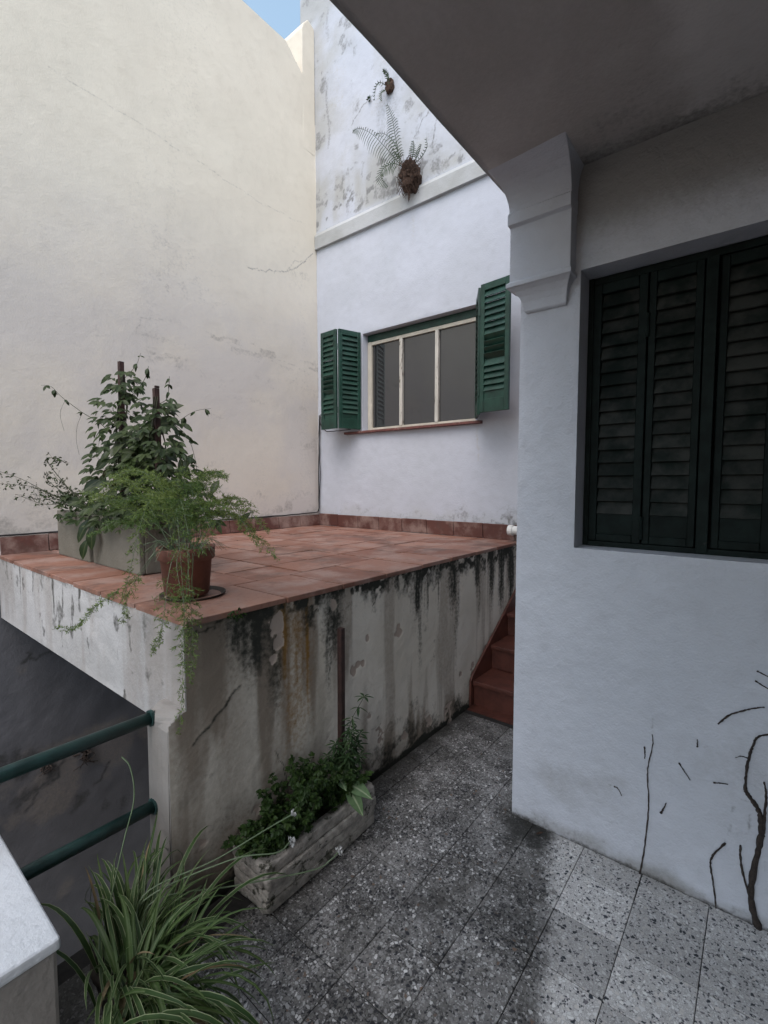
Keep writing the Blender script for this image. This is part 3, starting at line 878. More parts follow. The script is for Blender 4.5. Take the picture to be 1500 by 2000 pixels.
def shutter(parent, a, b, z0, z1, nsl, mat, smat=None, *, stile=0.036, thick=0.024, rail=(0.10, 0.05), panel=0.0, open_rows=(), lab=None):
    """louvred leaf between plan points a and b; slats are sub-parts"""
    a = Vector((a[0], a[1], 0)); b = Vector((b[0], b[1], 0))
    d = (b - a); Lw = d.length; d.normalize(); n = Vector((-d.y, d.x, 0))
    if n.dot(Vector((-1, -0.6, 0))) < 0: n = -n
    zc = (z0 + z1) / 2
    Z = Vector((0, 0, 1))
    f = MB()
    f.obox(a + d * stile / 2 + Z * zc, d, n, Z, stile / 2, thick / 2, (z1 - z0) / 2)
    f.obox(b - d * stile / 2 + Z * zc, d, n, Z, stile / 2, thick / 2, (z1 - z0) / 2)
    mid = (a + b) / 2
    f.obox(mid + Z * (z1 - rail[1] / 2), d, n, Z, Lw / 2 - stile - 0.0005, thick / 2 - 0.001, rail[1] / 2)
    f.obox(mid + Z * (z0 + rail[0] / 2), d, n, Z, Lw / 2 - stile - 0.0005, thick / 2 - 0.001, rail[0] / 2)
    s = f.build('shutter', mat, parent, bevel=0.0018, bseg=1)
    if panel > 0:
        p = MB(); p.obox(mid + Z * (z0 + rail[0] + panel / 2) - n * 0.003, d, n, Z, Lw / 2 - stile - 0.001, thick / 2 - 0.006, panel / 2 - 0.0005)
        p.build('bottom_panel', mat, s)
    zs0 = z0 + rail[0] + panel; zs1 = z1 - rail[1]
    pitch = (zs1 - zs0) / nsl
    for k in range(nsl):
        z = zs0 + pitch * (k + 0.5)
        tilt = R(66) if k not in open_rows else R(-48)
        tilt += random.uniform(-0.05, 0.05)
        ax = (n * math.cos(tilt) - Z * math.sin(tilt))
        h = MB()
        h.obox(mid + Z * z, d, ax, ax.cross(d), Lw / 2 - stile - 0.001, pitch * 0.60, 0.003)
        h.build('slat', smat or mat, s)
    if lab: s['label'] = lab
    return s


zs0, zs1 = 2.025, 2.985
shutter(rh, (3.565, 3.165), (3.335, 3.24), zs0, zs1 - 0.015, 16, M['green'], panel=0.05)
shutter(rh, (3.33, 3.262), (3.345, 3.485), zs0, zs1 - 0.015, 16, M['green'], panel=0.05, open_rows=(4, 5, 6, 7), lab='outer left shutter leaf with a few missing slats')
shutter(rh, (3.57, 1.888), (3.352, 1.752), zs0, zs1, 16, M['green'], panel=0.05)
shutter(rh, (3.345, 1.735), (3.315, 1.487), zs0 + 0.01, zs1 + 0.01, 16, M['green'], panel=0.06, open_rows=(5, 6, 7, 8), lab='outer right shutter leaf with worn bottom rail')
h_ = MB()
for (x, y, z) in ((3.34, 3.25, 2.2), (3.34, 3.25, 2.8), (3.352, 1.744, 2.2), (3.352, 1.744, 2.8)):
    h_ = MB(); h_.tube([(x - 0.014, y, z - 0.03), (x - 0.014, y, z + 0.03)], 0.006, 8); h_.build('hinge', M['green'], rh)

# ------------------------------------------------------------------ near house (right): wall, soffit, corbel, window
nh = thing('near_house', (X_HOUSE, -1.0, 0), 'white house wall with dark shuttered window, corbel and overhanging soffit on the right', 'house')
HY0, HY1, HZ0, HZ1 = -0.62, 0.592, 1.235, 2.328


def near_stain(U, V):
    n = fbm(U, V, 4, 5, 3)
    foot = sst(0.09, 0.0, V + 0.08 * (fbm(U, V, 7, 4, 2) - 0.5))
    a = 0.22 * foot * sst(0.3, 0.6, fbm(U, V, 18, 4, 1)) + 0.10 * sst(0.60, 0.75, fbm(U, V, 7, 5, 4, sy=4)) * sst(1.0, 0.3, V)
    a = np.maximum(a, 0.7 * sst(0.022, 0.0, V + 0.02 * (fbm(U, V, 15, 3, 5) - 0.5)))
    # ghosts left by the vine
    for k, (pts, wd) in enumerate((([(0.088, 0.194), (0.056, 0.252), (0.043, 0.317), (0.039, 0.392)], 0.006), ([(0.015, 0.265), (-0.003, 0.328), (-0.006, 0.381)], 0.006),
                                   ([(0.292, 0.574), (0.287, 0.62)], 0.005), ([(0.433, 0.302), (0.40, 0.31)], 0.004), ([(-0.005, 0.42), (0.03, 0.43)], 0.006))):
        a = np.maximum(a, 0.45 * polyline_mask(U, V, pts, wd) * sst(0.4, 0.55, fbm(U, V, 40, 2, 2)))
    b = 0.22 * sst(0.48, 0.72, n) * sst(1.1, 0.2, V) + 0.6 * foot + 0.22 * sst(0.45, 0.7, fbm(U, V, 2.4, 5, 6, sy=1.6))
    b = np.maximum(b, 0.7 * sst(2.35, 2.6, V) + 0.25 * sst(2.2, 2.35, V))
    return a, 0 * U, b, 0 * U


us = np.concatenate([gridline(-4.2, -0.75, 0.15)[:-1], gridline(-0.75, Y_HEND, 0.008, (HY1, HY0))])
vs = gridline(-0.01, Z_SOF, 0.0085, (HZ0, HZ1))
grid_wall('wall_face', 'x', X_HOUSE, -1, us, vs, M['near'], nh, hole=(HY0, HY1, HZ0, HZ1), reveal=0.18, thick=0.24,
          disp=lambda U, V: 0.012 * (fbm(U, V, 1.6, 4, 5) - 0.5) + 0.004 * (fbm(U, V, 14, 3, 2) - 0.5) + 0.0035 * (fbm(U, V, 32, 3, 4) - 0.5), stain=near_stain)


def sof_stain_mesh(o):
    pass


# soffit slab (ceiling of the covered patio)
us_, vs_ = gridline(-1.4, X_HOUSE + 0.2, 0.03), gridline(-4.2, 0.905, 0.03)
U, V = np.meshgrid(us_, vs_, indexing='ij')
Zs = Z_SOF + 0.02 * (fbm(U, V, 0.9, 4, 2) - 0.5) + 0.004 * (fbm(U, V, 6, 3, 5) - 0.5) - 0.02 * sst(1.2, 0.4, U) * sst(0.5, 0.9, V)
a_ = 0.35 * sst(0.55, 0.75, fbm(U, V, 2.6, 5, 4)) + 0.4 * sst(X_HOUSE - 0.12, X_HOUSE, U + 0.1 * (fbm(U, V, 6, 3, 1) - 0.5))
b_ = 0.9 * sst(0.45, 0.58, fbm(U, V, 1.5, 5, 7)) * (0.6 + 0.4 * fbm(U, V, 7, 4, 2))
nu, nv = U.shape
idx = np.arange(nu * nv).reshape(nu, nv)
q = np.stack([idx[:-1, :-1], idx[:-1, 1:], idx[1:, 1:], idx[1:, :-1]], -1).reshape(-1, 4)
sv = np.stack([U, V, Zs], -1).reshape(-1, 3)
me = bpy.data.meshes.new('soffit')
zt_ = Z_SOF + 0.22
ev = [(-1.4, -4.2, zt_), (X_HOUSE + .2, -4.2, zt_), (X_HOUSE + .2, 0.905, zt_), (-1.4, 0.905, zt_)]
nb = nu * nv
c4 = [idx[0, 0], idx[-1, 0], idx[-1, -1], idx[0, -1]]
edgefaces = [(nb, nb + 1, nb + 2, nb + 3)]
frontloop = [int(i) for i in idx[:, -1]]
edgefaces.append(tuple(frontloop) + (nb + 2, nb + 3))
edgefaces.append(tuple(int(i) for i in idx[:, 0]) + (nb + 1, nb))
edgefaces.append(tuple(int(i) for i in idx[0, :]) + (nb + 3, nb))
edgefaces.append(tuple(int(i) for i in idx[-1, :]) + (nb + 2, nb + 1))
me.from_pydata((np.concatenate([sv, np.array(ev)]) - np.array(ORI[nh])).tolist(), [], q.tolist() + edgefaces)
st_ = np.zeros((nb + 4, 4), np.float32); st_[:nb, 0] = a_.ravel(); st_[:nb, 2] = np.clip(b_, 0, 1).ravel()
me.color_attributes.new('stain', 'FLOAT_COLOR', 'POINT').data.foreach_set('color', st_.ravel())
sm = np.zeros(len(me.polygons), bool); sm[:len(q)] = True
me.polygons.foreach_set('use_smooth', sm)
me.materials.append(M['soffit'])
o = bpy.data.objects.new('soffit', me); link(o, nh)
# parapet of the storey above; unseen side and back walls added to shape the light
mb = MB(); mb.box((-1.4, 0.70, zt_ + 0.003), (X_HOUSE + 0.2, 0.90, zt_ + 0.95)); mb.build('upper_parapet', M['near'], nh)
mb = MB(); mb.box((-2.25, 1.67, Z_LOW), (-2.0, Y_BND - 0.03, 1.0)); mb.build('added_yard_wall', M['near'], nh)
mb = MB(); mb.box((-1.4, -4.4, -0.005), (X_HOUSE, -4.203, Z_SOF)); mb.build('unseen_back_wall', M['near'], nh)
mb = MB(); mb.box((-1.65, -4.4, -0.005), (-1.403, -1.0, zt_)); mb.build('added_patio_wall', M['near'], nh)
mb = MB(); mb.box((X_HOUSE + 0.24, -4.2, zt_ + 0.003), (X_REAR - 0.002, 0.72, 4.6)); mb.build('upper_storey', M['near'], nh)
mb = MB(); mb.box((X_HOUSE + 0.245, -4.2, -0.3), (X_REAR - 0.002, 0.78, zt_)); mb.build('room_block', M['near'], nh)

# corbel: profile in (x, z), run along y with mitred ends
def corbel():
    XF = X_HOUSE - 0.066
    prof = [(-0.012, 2.205), (-0.020, 2.212), (-0.022, 2.225), (-0.026, 2.245), (-0.036, 2.268), (-0.052, 2.288), (-0.070, 2.300), (-0.078, 2.303), (-0.078, 2.318), (-0.066, 2.328),
            (-0.066, 2.540), (-0.084, 2.548), (-0.084, 2.592), (-0.074, 2.600), (-0.075, 2.615), (-0.082, 2.635), (-0.094, 2.655), (-0.112, 2.675), (-0.138, 2.693), (-0.172, 2.708), (-0.215, 2.719), (-0.26, 2.73)]
    y0b, y1b = 0.612, 0.858
    vs = []
    for (dx, z) in prof:
        e = -dx - 0.066          # mitre: wider where it stands out further
        yl = y1b + (e if z < 2.33 else e * 0.25)
        yr = y0b - (e if z < 2.33 else e * 0.15)
        if z < 2.33: yl = min(yl, y1b + e * 1.0); yr = y0b - e * 0.6
        x = X_HOUSE + dx
        vs.append([(X_HOUSE + 0.02, yl, z), (x, yl, z), (x, yr, z), (X_HOUSE + 0.02, yr, z)])
    V_ = [p for r in vs for p in r]
    F = []
    for i in range(len(prof) - 1):
        for k in range(4):
            F.append((4 * i + k, 4 * i + (k + 1) % 4, 4 * (i + 1) + (k + 1) % 4, 4 * (i + 1) + k))
    F.append((0, 1, 2, 3)); F.append(tuple(4 * (len(prof) - 1) + k for k in (3, 2, 1, 0)))
    m_ = MB(); m_.add(V_, F)
    return m_.build('corbel', M['near'], nh, fixn=True, bevel=0.0025)


corbel()
# window of the near house
XS = X_HOUSE + 0.122
m_ = MB(); m_.box((XS + 0.035, HY0, HZ0), (XS + 0.10, HY1, HZ1)); m_.build('dark_room', M['soil'], nh)
m_ = MB()
m_.box((XS - 0.012, HY1 - 0.022, HZ0 + 0.002), (XS + 0.03, HY1 - 0.001, HZ1 - 0.002))
m_.box((XS - 0.010, HY0, HZ1 - 0.03), (XS + 0.03, HY1 - 0.023, HZ1 - 0.003))
m_.build('window_frame', M['dkgreen'], nh, bevel=0.002)
m_ = MB(); m_.box((XS - 0.022, 0.153, HZ0 + 0.006), (XS + 0.03, 0.190, HZ1 - 0.031)); m_.build('meeting_post', M['dkgreen'], nh, bevel=0.003)
m_ = MB(); m_.box((XS - 0.016, HY0, HZ0 + 0.001), (XS + 0.03, HY1 - 0.023, HZ0 + 0.022)); m_.build('bottom_rail', M['dkgreen'], nh, bevel=0.003)
shutter(nh, (XS, HY1 - 0.024), (XS, 0.374), HZ0 + 0.024, HZ1 - 0.032, 17, M['dkgreen'], M['dkslat'], stile=0.03, thick=0.03, rail=(0.03, 0.04), panel=0.085)
shutter(nh, (XS, 0.368), (XS, 0.195), HZ0 + 0.024, HZ1 - 0.032, 17, M['dkgreen'], M['dkslat'], stile=0.024, thick=0.03, rail=(0.03, 0.04), panel=0.085)
shutter(nh, (XS + 0.01, 0.146), (XS + 0.01, -0.02), HZ0 + 0.024, HZ1 - 0.032, 17, M['dkgreen'], M['dkslat'], stile=0.024, thick=0.03, rail=(0.03, 0.04), panel=0.085)
shutter(nh, (XS + 0.01, -0.024), (XS + 0.01, -0.22), HZ0 + 0.024, HZ1 - 0.032, 17, M['dkgreen'], M['dkslat'], stile=0.024, thick=0.03, rail=(0.03, 0.04), panel=0.085)
for z in (2.10, 1.32):
    m_ = MB(); m_.tube([(XS - 0.018, 0.371, z - 0.045), (XS - 0.018, 0.371, z + 0.045)], 0.007, 8); m_.build('hinge', M['dkgreen'], nh)

# ------------------------------------------------------------------ terrace
te = thing('terrace', (X_T, Y_T, Z_LOW), 'raised terrace paved in red clay tiles with black-streaked plaster sides', 'terrace')


def streaks(U, V, lst, top):
    a = np.zeros_like(U)
    for (u0, wd, ln, s_) in lst:
        w_ = 1.25 * wd * (0.6 + 0.9 * fbm(U * 0 + u0 * 9, V, 5, 3, 3)) * (0.55 + 0.45 * sst(top - ln, top, V))
        c = u0 + 0.03 * (fbm(U * 0 + u0 * 5, V, 4, 3, 6) - 0.5)
        core = np.exp(-(np.abs(U - c) / w_) ** 1.9)
        fade = sst(top - ln * 1.15, top - ln * 0.45, V)
        fib = 0.55 + 0.75 * fbm(U, V, 70, 3, 2, sy=5)
        a = np.maximum(a, s_ * core * fade * fib)
    return a


def terr_stain(U, V):
    top = Z_T
    a = streaks(U, V, [(2.17, 0.05, 0.36, 1.05), (2.20, 0.028, 0.75, 0.7), (2.55, 0.055, 0.40, 1.05), (2.60, 0.03, 0.85, 0.6), (2.87, 0.045, 0.35, 1.0), (2.90, 0.02, 0.6, 0.6),
                       (3.10, 0.05, 0.50, 1.0), (3.26, 0.06, 0.55, 1.1), (3.42, 0.06, 0.6, 1.1), (1.90, 0.03, 0.14, 0.7), (1.72, 0.03, 0.16, 0.6),
                       (1.50, 0.045, 0.40, 1.0), (1.46, 0.03, 0.62, 0.65), (1.08, 0.10, 0.36, 0.95), (1.16, 0.05, 0.55, 0.7), (1.00, 0.05, 0.22, 0.9), (2.38, 0.05, 0.16, 0.9), (2.72, 0.04, 0.18, 0.9), (2.05, 0.04, 0.12, 0.7)], top)
    a = np.maximum(a, 0.75 * sst(0.54, 0.74, fbm(U, V, 26, 3, 6, sy=1.1)) * sst(top - 0.55, top - 0.05, V + 0.25 * (fbm(U, V, 7, 3, 1) - 0.5)) * sst(1.85, 2.2, U))
    # black crust right under the tile nosing
    crust = sst(0.21, 0.0, top - V + 0.20 * (fbm(U, V, 9, 4, 4) - 0.5)) * sst(0.92, 1.05, U)
    a = np.maximum(a, 1.1 * crust * sst(0.30, 0.55, fbm(U, V, 26, 4, 1)))
    # scattered mould spots and dark damp at the foot
    a = np.maximum(a, 0.35 * sst(0.64, 0.76, fbm(U, V, 10, 4, 5)) * sst(0.5, 0.65, fbm(U, V, 3, 3, 2)))
    foot = sst(0.26, 0.0, V + 0.3 * (fbm(U, V, 5, 4, 3) - 0.5))
    a = np.maximum(a, 0.75 * foot * sst(0.28, 0.62, fbm(U, V, 14, 4, 6)))
    a = np.maximum(a, 1.0 * sst(0.05, 0.01, V + 0.05 * (fbm(U, V, 20, 3, 6) - 0.5)))
    for k, (pts, wd) in enumerate((([(0.80, 0.985), (0.90, 0.99), (0.98, 1.03)], 0.005), ([(0.82, 0.60), (0.92, 0.68), (1.0, 0.74)], 0.007), ([(1.46, 0.62), (1.48, 0.75), (1.47, 0.85)], 0.005),
                                   ([(1.22, 0.20), (1.20, 0.34), (1.16, 0.42)], 0.004), ([(1.34, 0.955), (1.40, 0.945)], 0.004), ([(1.78, 0.88), (1.80, 0.93)], 0.003))):
        a = np.maximum(a, 0.8 * polyline_mask(U, V, wiggle(pts, 0.008, 6, 50 + k), wd))
    a = np.maximum(a, 0.28 * sst(0.55, 0.1, V + 0.3 * (fbm(U, V, 4, 4, 2) - 0.5)) * sst(1.5, 1.0, U) * (0.5 + 0.6 * fbm(U, V, 14, 3, 3)))  # darker towards the bottom left
    # rusty runs
    g = streaks(U, V, [(1.212, 0.016, 0.42, 0.95), (1.285, 0.05, 0.62, 0.42), (1.345, 0.012, 0.62, 0.95), (1.36, 0.03, 0.75, 0.35), (1.27, 0.10, 0.8, 0.55), (2.65, 0.02, 0.3, 0.3), (3.0, 0.03, 0.3, 0.25)], top - 0.05)
    # brown-grey tone over the left half and towards the foot
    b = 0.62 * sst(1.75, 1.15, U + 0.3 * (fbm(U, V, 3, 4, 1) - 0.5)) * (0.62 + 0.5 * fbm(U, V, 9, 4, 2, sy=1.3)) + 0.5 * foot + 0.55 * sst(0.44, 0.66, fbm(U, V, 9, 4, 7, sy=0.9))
    # chips where the paint has fallen off
    al = np.zeros_like(U)
    for (u0, v0, r_, s_) in ((1.992, 0.70, 0.030, 1.6), (1.735, 0.735, 0.014, 1.0), (1.663, 0.62, 0.018, 0.9), (1.70, 0.615, 0.014, 0.8), (1.63, 0.60, 0.02, 0.7), (1.18, 0.93, 0.04, 0.9), (1.19, 0.86, 0.03, 0.8), (1.16, 0.80, 0.018, 0.8), (1.50, 0.95, 0.022, 0.8)):
        al = np.maximum(al, sst(1.25, 0.75, np.hypot((U - u0), (V - v0) * 0.85) / r_ + 1.1 * (fbm(U, V, 45, 3, 3) - 0.5)))
    al = np.maximum(al, sst(0.66, 0.70, fbm(U, V, 13, 5, 6)) * sst(0.55, 0.2, V) * 0.9)
    a = a * (1 - 0.8 * al)
    return a, g, b, al


def terr_disp(U, V):
    st = terr_stain(U, V)
    return 0.014 * (fbm(U, V, 2.0, 4, 5) - 0.5) + 0.0028 * (fbm(U, V, 14, 4, 2) - 0.5) - 0.003 * st[3] + 0.003 * st[0] * fbm(U, V, 40, 2, 1)


us = gridline(0.730, X_REAR - 0.003, 0.007, (X_T - 0.012,))
vs = gridline(-0.05, Z_T - 0.014, 0.007)
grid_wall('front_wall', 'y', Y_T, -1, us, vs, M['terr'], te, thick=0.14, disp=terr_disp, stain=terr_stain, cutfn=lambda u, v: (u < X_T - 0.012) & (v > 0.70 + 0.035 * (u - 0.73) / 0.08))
mb = MB(); mb.box((X_T + 0.005, Y_T + 0.016, -0.05), (X_REAR - 0.004, Y_T + 0.14, Z_T - 0.02)); mb.build('wall_core', M['terr'], te)


def side_stain(U, V):
    top = Z_T
    a = streaks(U, V, [(1.78, 0.02, 0.16, 0.5), (2.42, 0.016, 0.10, 1.0), (2.78, 0.015, 0.30, 0.9), (2.95, 0.03, 0.14, 0.5), (3.10, 0.012, 0.22, 0.7), (3.35, 0.012, 0.3, 0.7), (3.62, 0.02, 0.2, 0.6), (1.92, 0.012, 0.2, 0.5)], top)
    a = np.maximum(a, 0.55 * sst(0.05, 0.0, top - V + 0.06 * (fbm(U, V, 16, 4, 4) - 0.5)))
    a = np.maximum(a, 0.6 * sst(0.66, 0.76, fbm(U, V, 16, 4, 5, sy=7)))
    b = 0.55 * sst(0.40, 0.70, fbm(U, V, 9, 4, 2, sy=1.6)) + 0.3 * sst(2.1, 1.5, U)
    al = sst(0.68, 0.72, fbm(U, V, 9, 5, 1)) * 0.9 * np.exp(-((U - 2.25) / 0.3) ** 2)
    return a, 0 * U, b, al * 0


us = gridline(Y_T + 0.003, Y_BND - 0.004, 0.009)
vs = gridline(0.63, Z_T - 0.014, 0.007)
grid_wall('side_beam', 'x', X_T - 0.014, -1, us, vs, M['beam'], te, thick=0.16,
          disp=lambda U, V: 0.014 * (fbm(U, V, 3, 4, 5) - 0.5) + 0.010 * np.exp(-((U - 2.2) / 0.25) ** 2) * (fbm(U, V, 14, 4, 2) - 0.5), stain=side_stain)
mb = MB(); mb.box((X_T + 0.16, Y_T + 0.14, 0.66), (X_REAR - 0.004, Y_BND - 0.004, Z_T - 0.0065)); mb.build('slab', M['clayjoint'], te)
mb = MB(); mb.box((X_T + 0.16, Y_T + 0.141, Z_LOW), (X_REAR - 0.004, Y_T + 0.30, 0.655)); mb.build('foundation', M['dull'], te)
# wall stub below the corner where the railing ends
us = gridline(Y_T - 0.004, 1.645, 0.008); vs = gridline(-0.3, 0.735, 0.008)
XP = 0.727
mb = MB()
n_y = 10; n_z = 40
mb.prism([(XP, -1.2), (XP, 0.675), (XP + 0.012, 0.70), (XP + 0.045, 0.725), (XP + 0.075, 0.735), (XP + 0.075, -1.2)], 'y', Y_T + 0.004, 1.648)
stub = mb.build('pillar', M['pillar'], te, fixn=True, bevel=0.010, bseg=3)
bm = bmesh.new(); bm.from_mesh(stub.data)
bmesh.ops.triangulate(bm, faces=bm.faces)
bmesh.ops.subdivide_edges(bm, edges=[e for e in bm.edges if e.calc_length() > 0.03], cuts=3, use_grid_fill=True)
for v in bm.verts:
    p = v.co + ORI[te]
    k = mnoise.fractal(p * 22, 1.0, 2.0, 4)
    v.co += Vector((-1, -0.5, 0.6)) * k * (0.004 + 0.007 * max(0, min(1, (p.z - 0.6) / 0.1)))
bm.to_mesh(stub.data); bm.free()

# paving of the terrace
rowy = [Y_T - 0.02, 1.855]
while rowy[-1] < Y_BND - 0.02: rowy.append(min(rowy[-1] + 0.285, Y_BND - 0.004))
colx0 = X_T - 0.02
g = 0.010


def clay(x0, x1, y0, y1, dz=0.0, name='paving_tile'):
    me_ = bevbox_mesh(name, x1 - x0 - g, y1 - y0 - g, 0.022, 0.0028, M['clay'], 2, 0.0015, random.randint(0, 9999))
    place(name, me_, ((x0 + x1) / 2, (y0 + y1) / 2, Z_T - 0.011 + dz + random.uniform(-0.0016, 0.0016)), te, (random.uniform(-.003, .003), random.uniform(-.003, .003), random.uniform(-.004, .004)))


xs_front = [X_T - 0.02, 1.22, 1.545, 1.865, 2.19, 2.505, 2.825, 3.145, 3.47, X_REAR - 0.004]
for a_x, b_x in zip(xs_front[:-1], xs_front[1:]): clay(a_x, b_x, rowy[0], rowy[1], 0.002, 'edge_tile')
ys_left = [1.855, 2.18, 2.50, 2.82, 3.14, 3.46, 3.78]
for a_y, b_y in zip(ys_left[:-1], ys_left[1:]): clay(X_T - 0.02, 1.07, a_y, b_y, 0.002, 'edge_tile')
for k, (y0, y1) in enumerate(zip(rowy[1:-1], rowy[2:])):
    x = 1.07
    while x < X_REAR - 0.03:
        x2 = min(x + 0.285, X_REAR - 0.004)
        clay(x, x2, y0, y1)
        x = x2
# skirting tiles
y = Y_BND - 0.028
sk = []
while y > 1.50:
    y2 = max(y - 0.28, 1.49)
    me_ = bevbox_mesh('skirting_tile', 0.018, y - y2 - 0.006, 0.125, 0.004, M['clayskirt'], 2, 0.001, len(sk))
    place('skirting_tile', me_, (X_REAR - 0.014, (y + y2) / 2, Z_T + 0.0655 + random.uniform(-.002, .002)), te, (0, R(-6), 0)); sk.append(1)
    y = y2
x = X_REAR - 0.006
while x > 0.82:
    x2 = max(x - 0.28, 0.80)
    me_ = bevbox_mesh('skirting_tile', x - x2 - 0.006, 0.018, 0.115, 0.004, M['clayskirt'], 2, 0.001, len(sk))
    place('skirting_tile', me_, ((x + x2) / 2, Y_BND - 0.014, Z_T + 0.06 + random.uniform(-.002, .002)), te, (R(-6), 0, 0)); sk.append(1)
    x = x2

# ------------------------------------------------------------------ red stairs in the passage
stt = thing('staircase', (2.76, 1.1, 0), 'narrow red painted staircase climbing beside the terrace in the passage', 'stairs')
y0s, y1s = 0.79, Y_T - 0.022
for k in range(5):
    m_ = MB()
    x0 = 2.80 + 0.262 * k
    z1 = 0.172 * (k + 1)
    if x0 > X_REAR - 0.05: break
    m_.box((x0, y0s, 0.001 + 0.172 * k if k else -0.003), (X_REAR - 0.004, y1s, z1 - 0.03))
    m_.box((x0 - 0.018, y0s, z1 - 0.0295), (X_REAR - 0.004, y1s, z1))
    m_.build('step', M['red'], stt, bevel=0.006)
m_ = MB()
m_.prism([(2.765, -0.002), (2.765, 0.175), (2.80, 0.215), (X_REAR - 0.006, 0.73), (X_REAR - 0.006, -0.002)], 'y', Y_T - 0.021, Y_T - 0.006)
m_.build('skirting_band', M['red'], stt, fixn=True, bevel=0.002)
m_ = MB(); m_.box((2.715, y0s, -0.005), (2.7995, y1s, 0.006)); m_.build('base_strip', M['red'], stt, bevel=0.002)

# ------------------------------------------------------------------ railing and parapet block
rl = thing('railing', (0.0, 1.6, 0), 'dark green tubular railing fixed to the terrace pillar above the lower yard', 'railing')
for z in (0.690, 0.374):
    m_ = MB(); m_.tube([(XP + 0.02, 1.615, z), (0.2, 1.612, z + 0.003), (-0.6, 1.608, z + 0.004), (-3.9, 1.6, z + 0.004)], 0.0205, 16)
    m_.build('rail', M['rail'], rl, smooth=True)
    m_ = MB(); m_.tube([(XP - 0.004, 1.615, z), (XP + 0.006, 1.615, z)], 0.028, 14); m_.build('collar', M['rail'], rl)
pb = MB()
nx, ny = 24, 40
pb.box((-0.9, 1.176, -0.3), (0.313, 1.72, 0.470))
o = top_mesh('parapet_block', pb, M['pillar'], 'low parapet block with bright white painted top beside the railing', 'parapet', loc=(0, 1.4, -0.3), bevel=0.008)
cp = MB(); cp.box((-0.905, 1.170, 0.4705), (0.319, 1.726, 0.500))
o2 = cp.build('painted_top', M['cap'], o, bevel=0.009, bseg=3)

# ------------------------------------------------------------------ cables and pipe
m_ = MB()
def jig(pts, n, amp, seed):
    rr = random.Random(seed); out = []
    for a, b in zip(pts[:-1], pts[1:]):
        a = Vector(a); b = Vector(b)
        for k in range(n):
            out.append(a.lerp(b, k / n) + Vector([rr.uniform(-amp, amp) for _ in range(3)]))
    out.append(Vector(pts[-1])); return out
m_.tube(jig([(3.572, 3.76, 2.22), (3.573, 3.775, 1.9), (3.572, 3.782, 1.5), (3.572, 3.778, 1.22), (3.55, 3.779, 1.175), (3.1, 3.786, 1.165), (2.4, 3.786, 1.162), (1.4, 3.786, 1.16), (0.2, 3.786, 1.16)], 5, 0.002, 1), 0.006, 6)
m_.tube(jig([(3.566, 3.735, 2.23), (3.566, 3.765, 1.95), (3.567, 3.75, 1.6), (3.566, 3.768, 1.25), (3.56, 3.770, 1.178)], 5, 0.002, 2), 0.005, 6)
m_.tube(jig([(3.572, 3.76, 2.22), (3.57, 3.73, 2.09), (3.565, 3.64, 2.035), (3.567, 3.45, 2.035), (3.572, 3.30, 2.04)], 4, 0.002, 3), 0.005, 6)
top_mesh('cable', m_, M['cable'], 'black cables running down the wall corner and along the skirting tiles', 'cable', smooth=True)
m_ = MB(); m_.tube([(3.50, 1.545, 1.125), (3.50, 1.0, 1.13)], 0.034, 16)
m_.tube([(3.50, 1.552, 1.125), (3.50, 1.515, 1.125)], 0.041, 16)
top_mesh('drain_pipe', m_, M['pvc'], 'short white plastic pipe end poking out beside the terrace skirting', 'pipe', smooth=False)
#PLANTS
# ------------------------------------------------------------------ plants: generators
def bez(pts, n):
    """smooth path through control points (Catmull-Rom)"""
    P_ = [Vector(p) for p in pts]
    P_ = [P_[0] * 2 - P_[1]] + P_ + [P_[-1] * 2 - P_[-2]]
    out = []
    for i in range(1, len(P_) - 2):
        for k in range(n):
            t = k / n
            a, b, c, d = P_[i - 1], P_[i], P_[i + 1], P_[i + 2]
            out.append(0.5 * ((2 * b) + (c - a) * t + (2 * a - 5 * b + 4 * c - d) * t * t + (3 * b - a - 3 * c + d) * t ** 3))
    out.append(P_[-2])
    return out


def rv(s=1.0):
    return Vector((random.uniform(-1, 1), random.uniform(-1, 1), random.uniform(-1, 1))) * s


def needle(mb, p, d, L, W, col):
    sd_ = d.cross(rv()).normalized() * (W / 2)
    m_ = p + d * L * 0.45
    mb.add([p, m_ + sd_, p + d * L, m_ - sd_], [(0, 1, 2, 3)], [col] * 4)


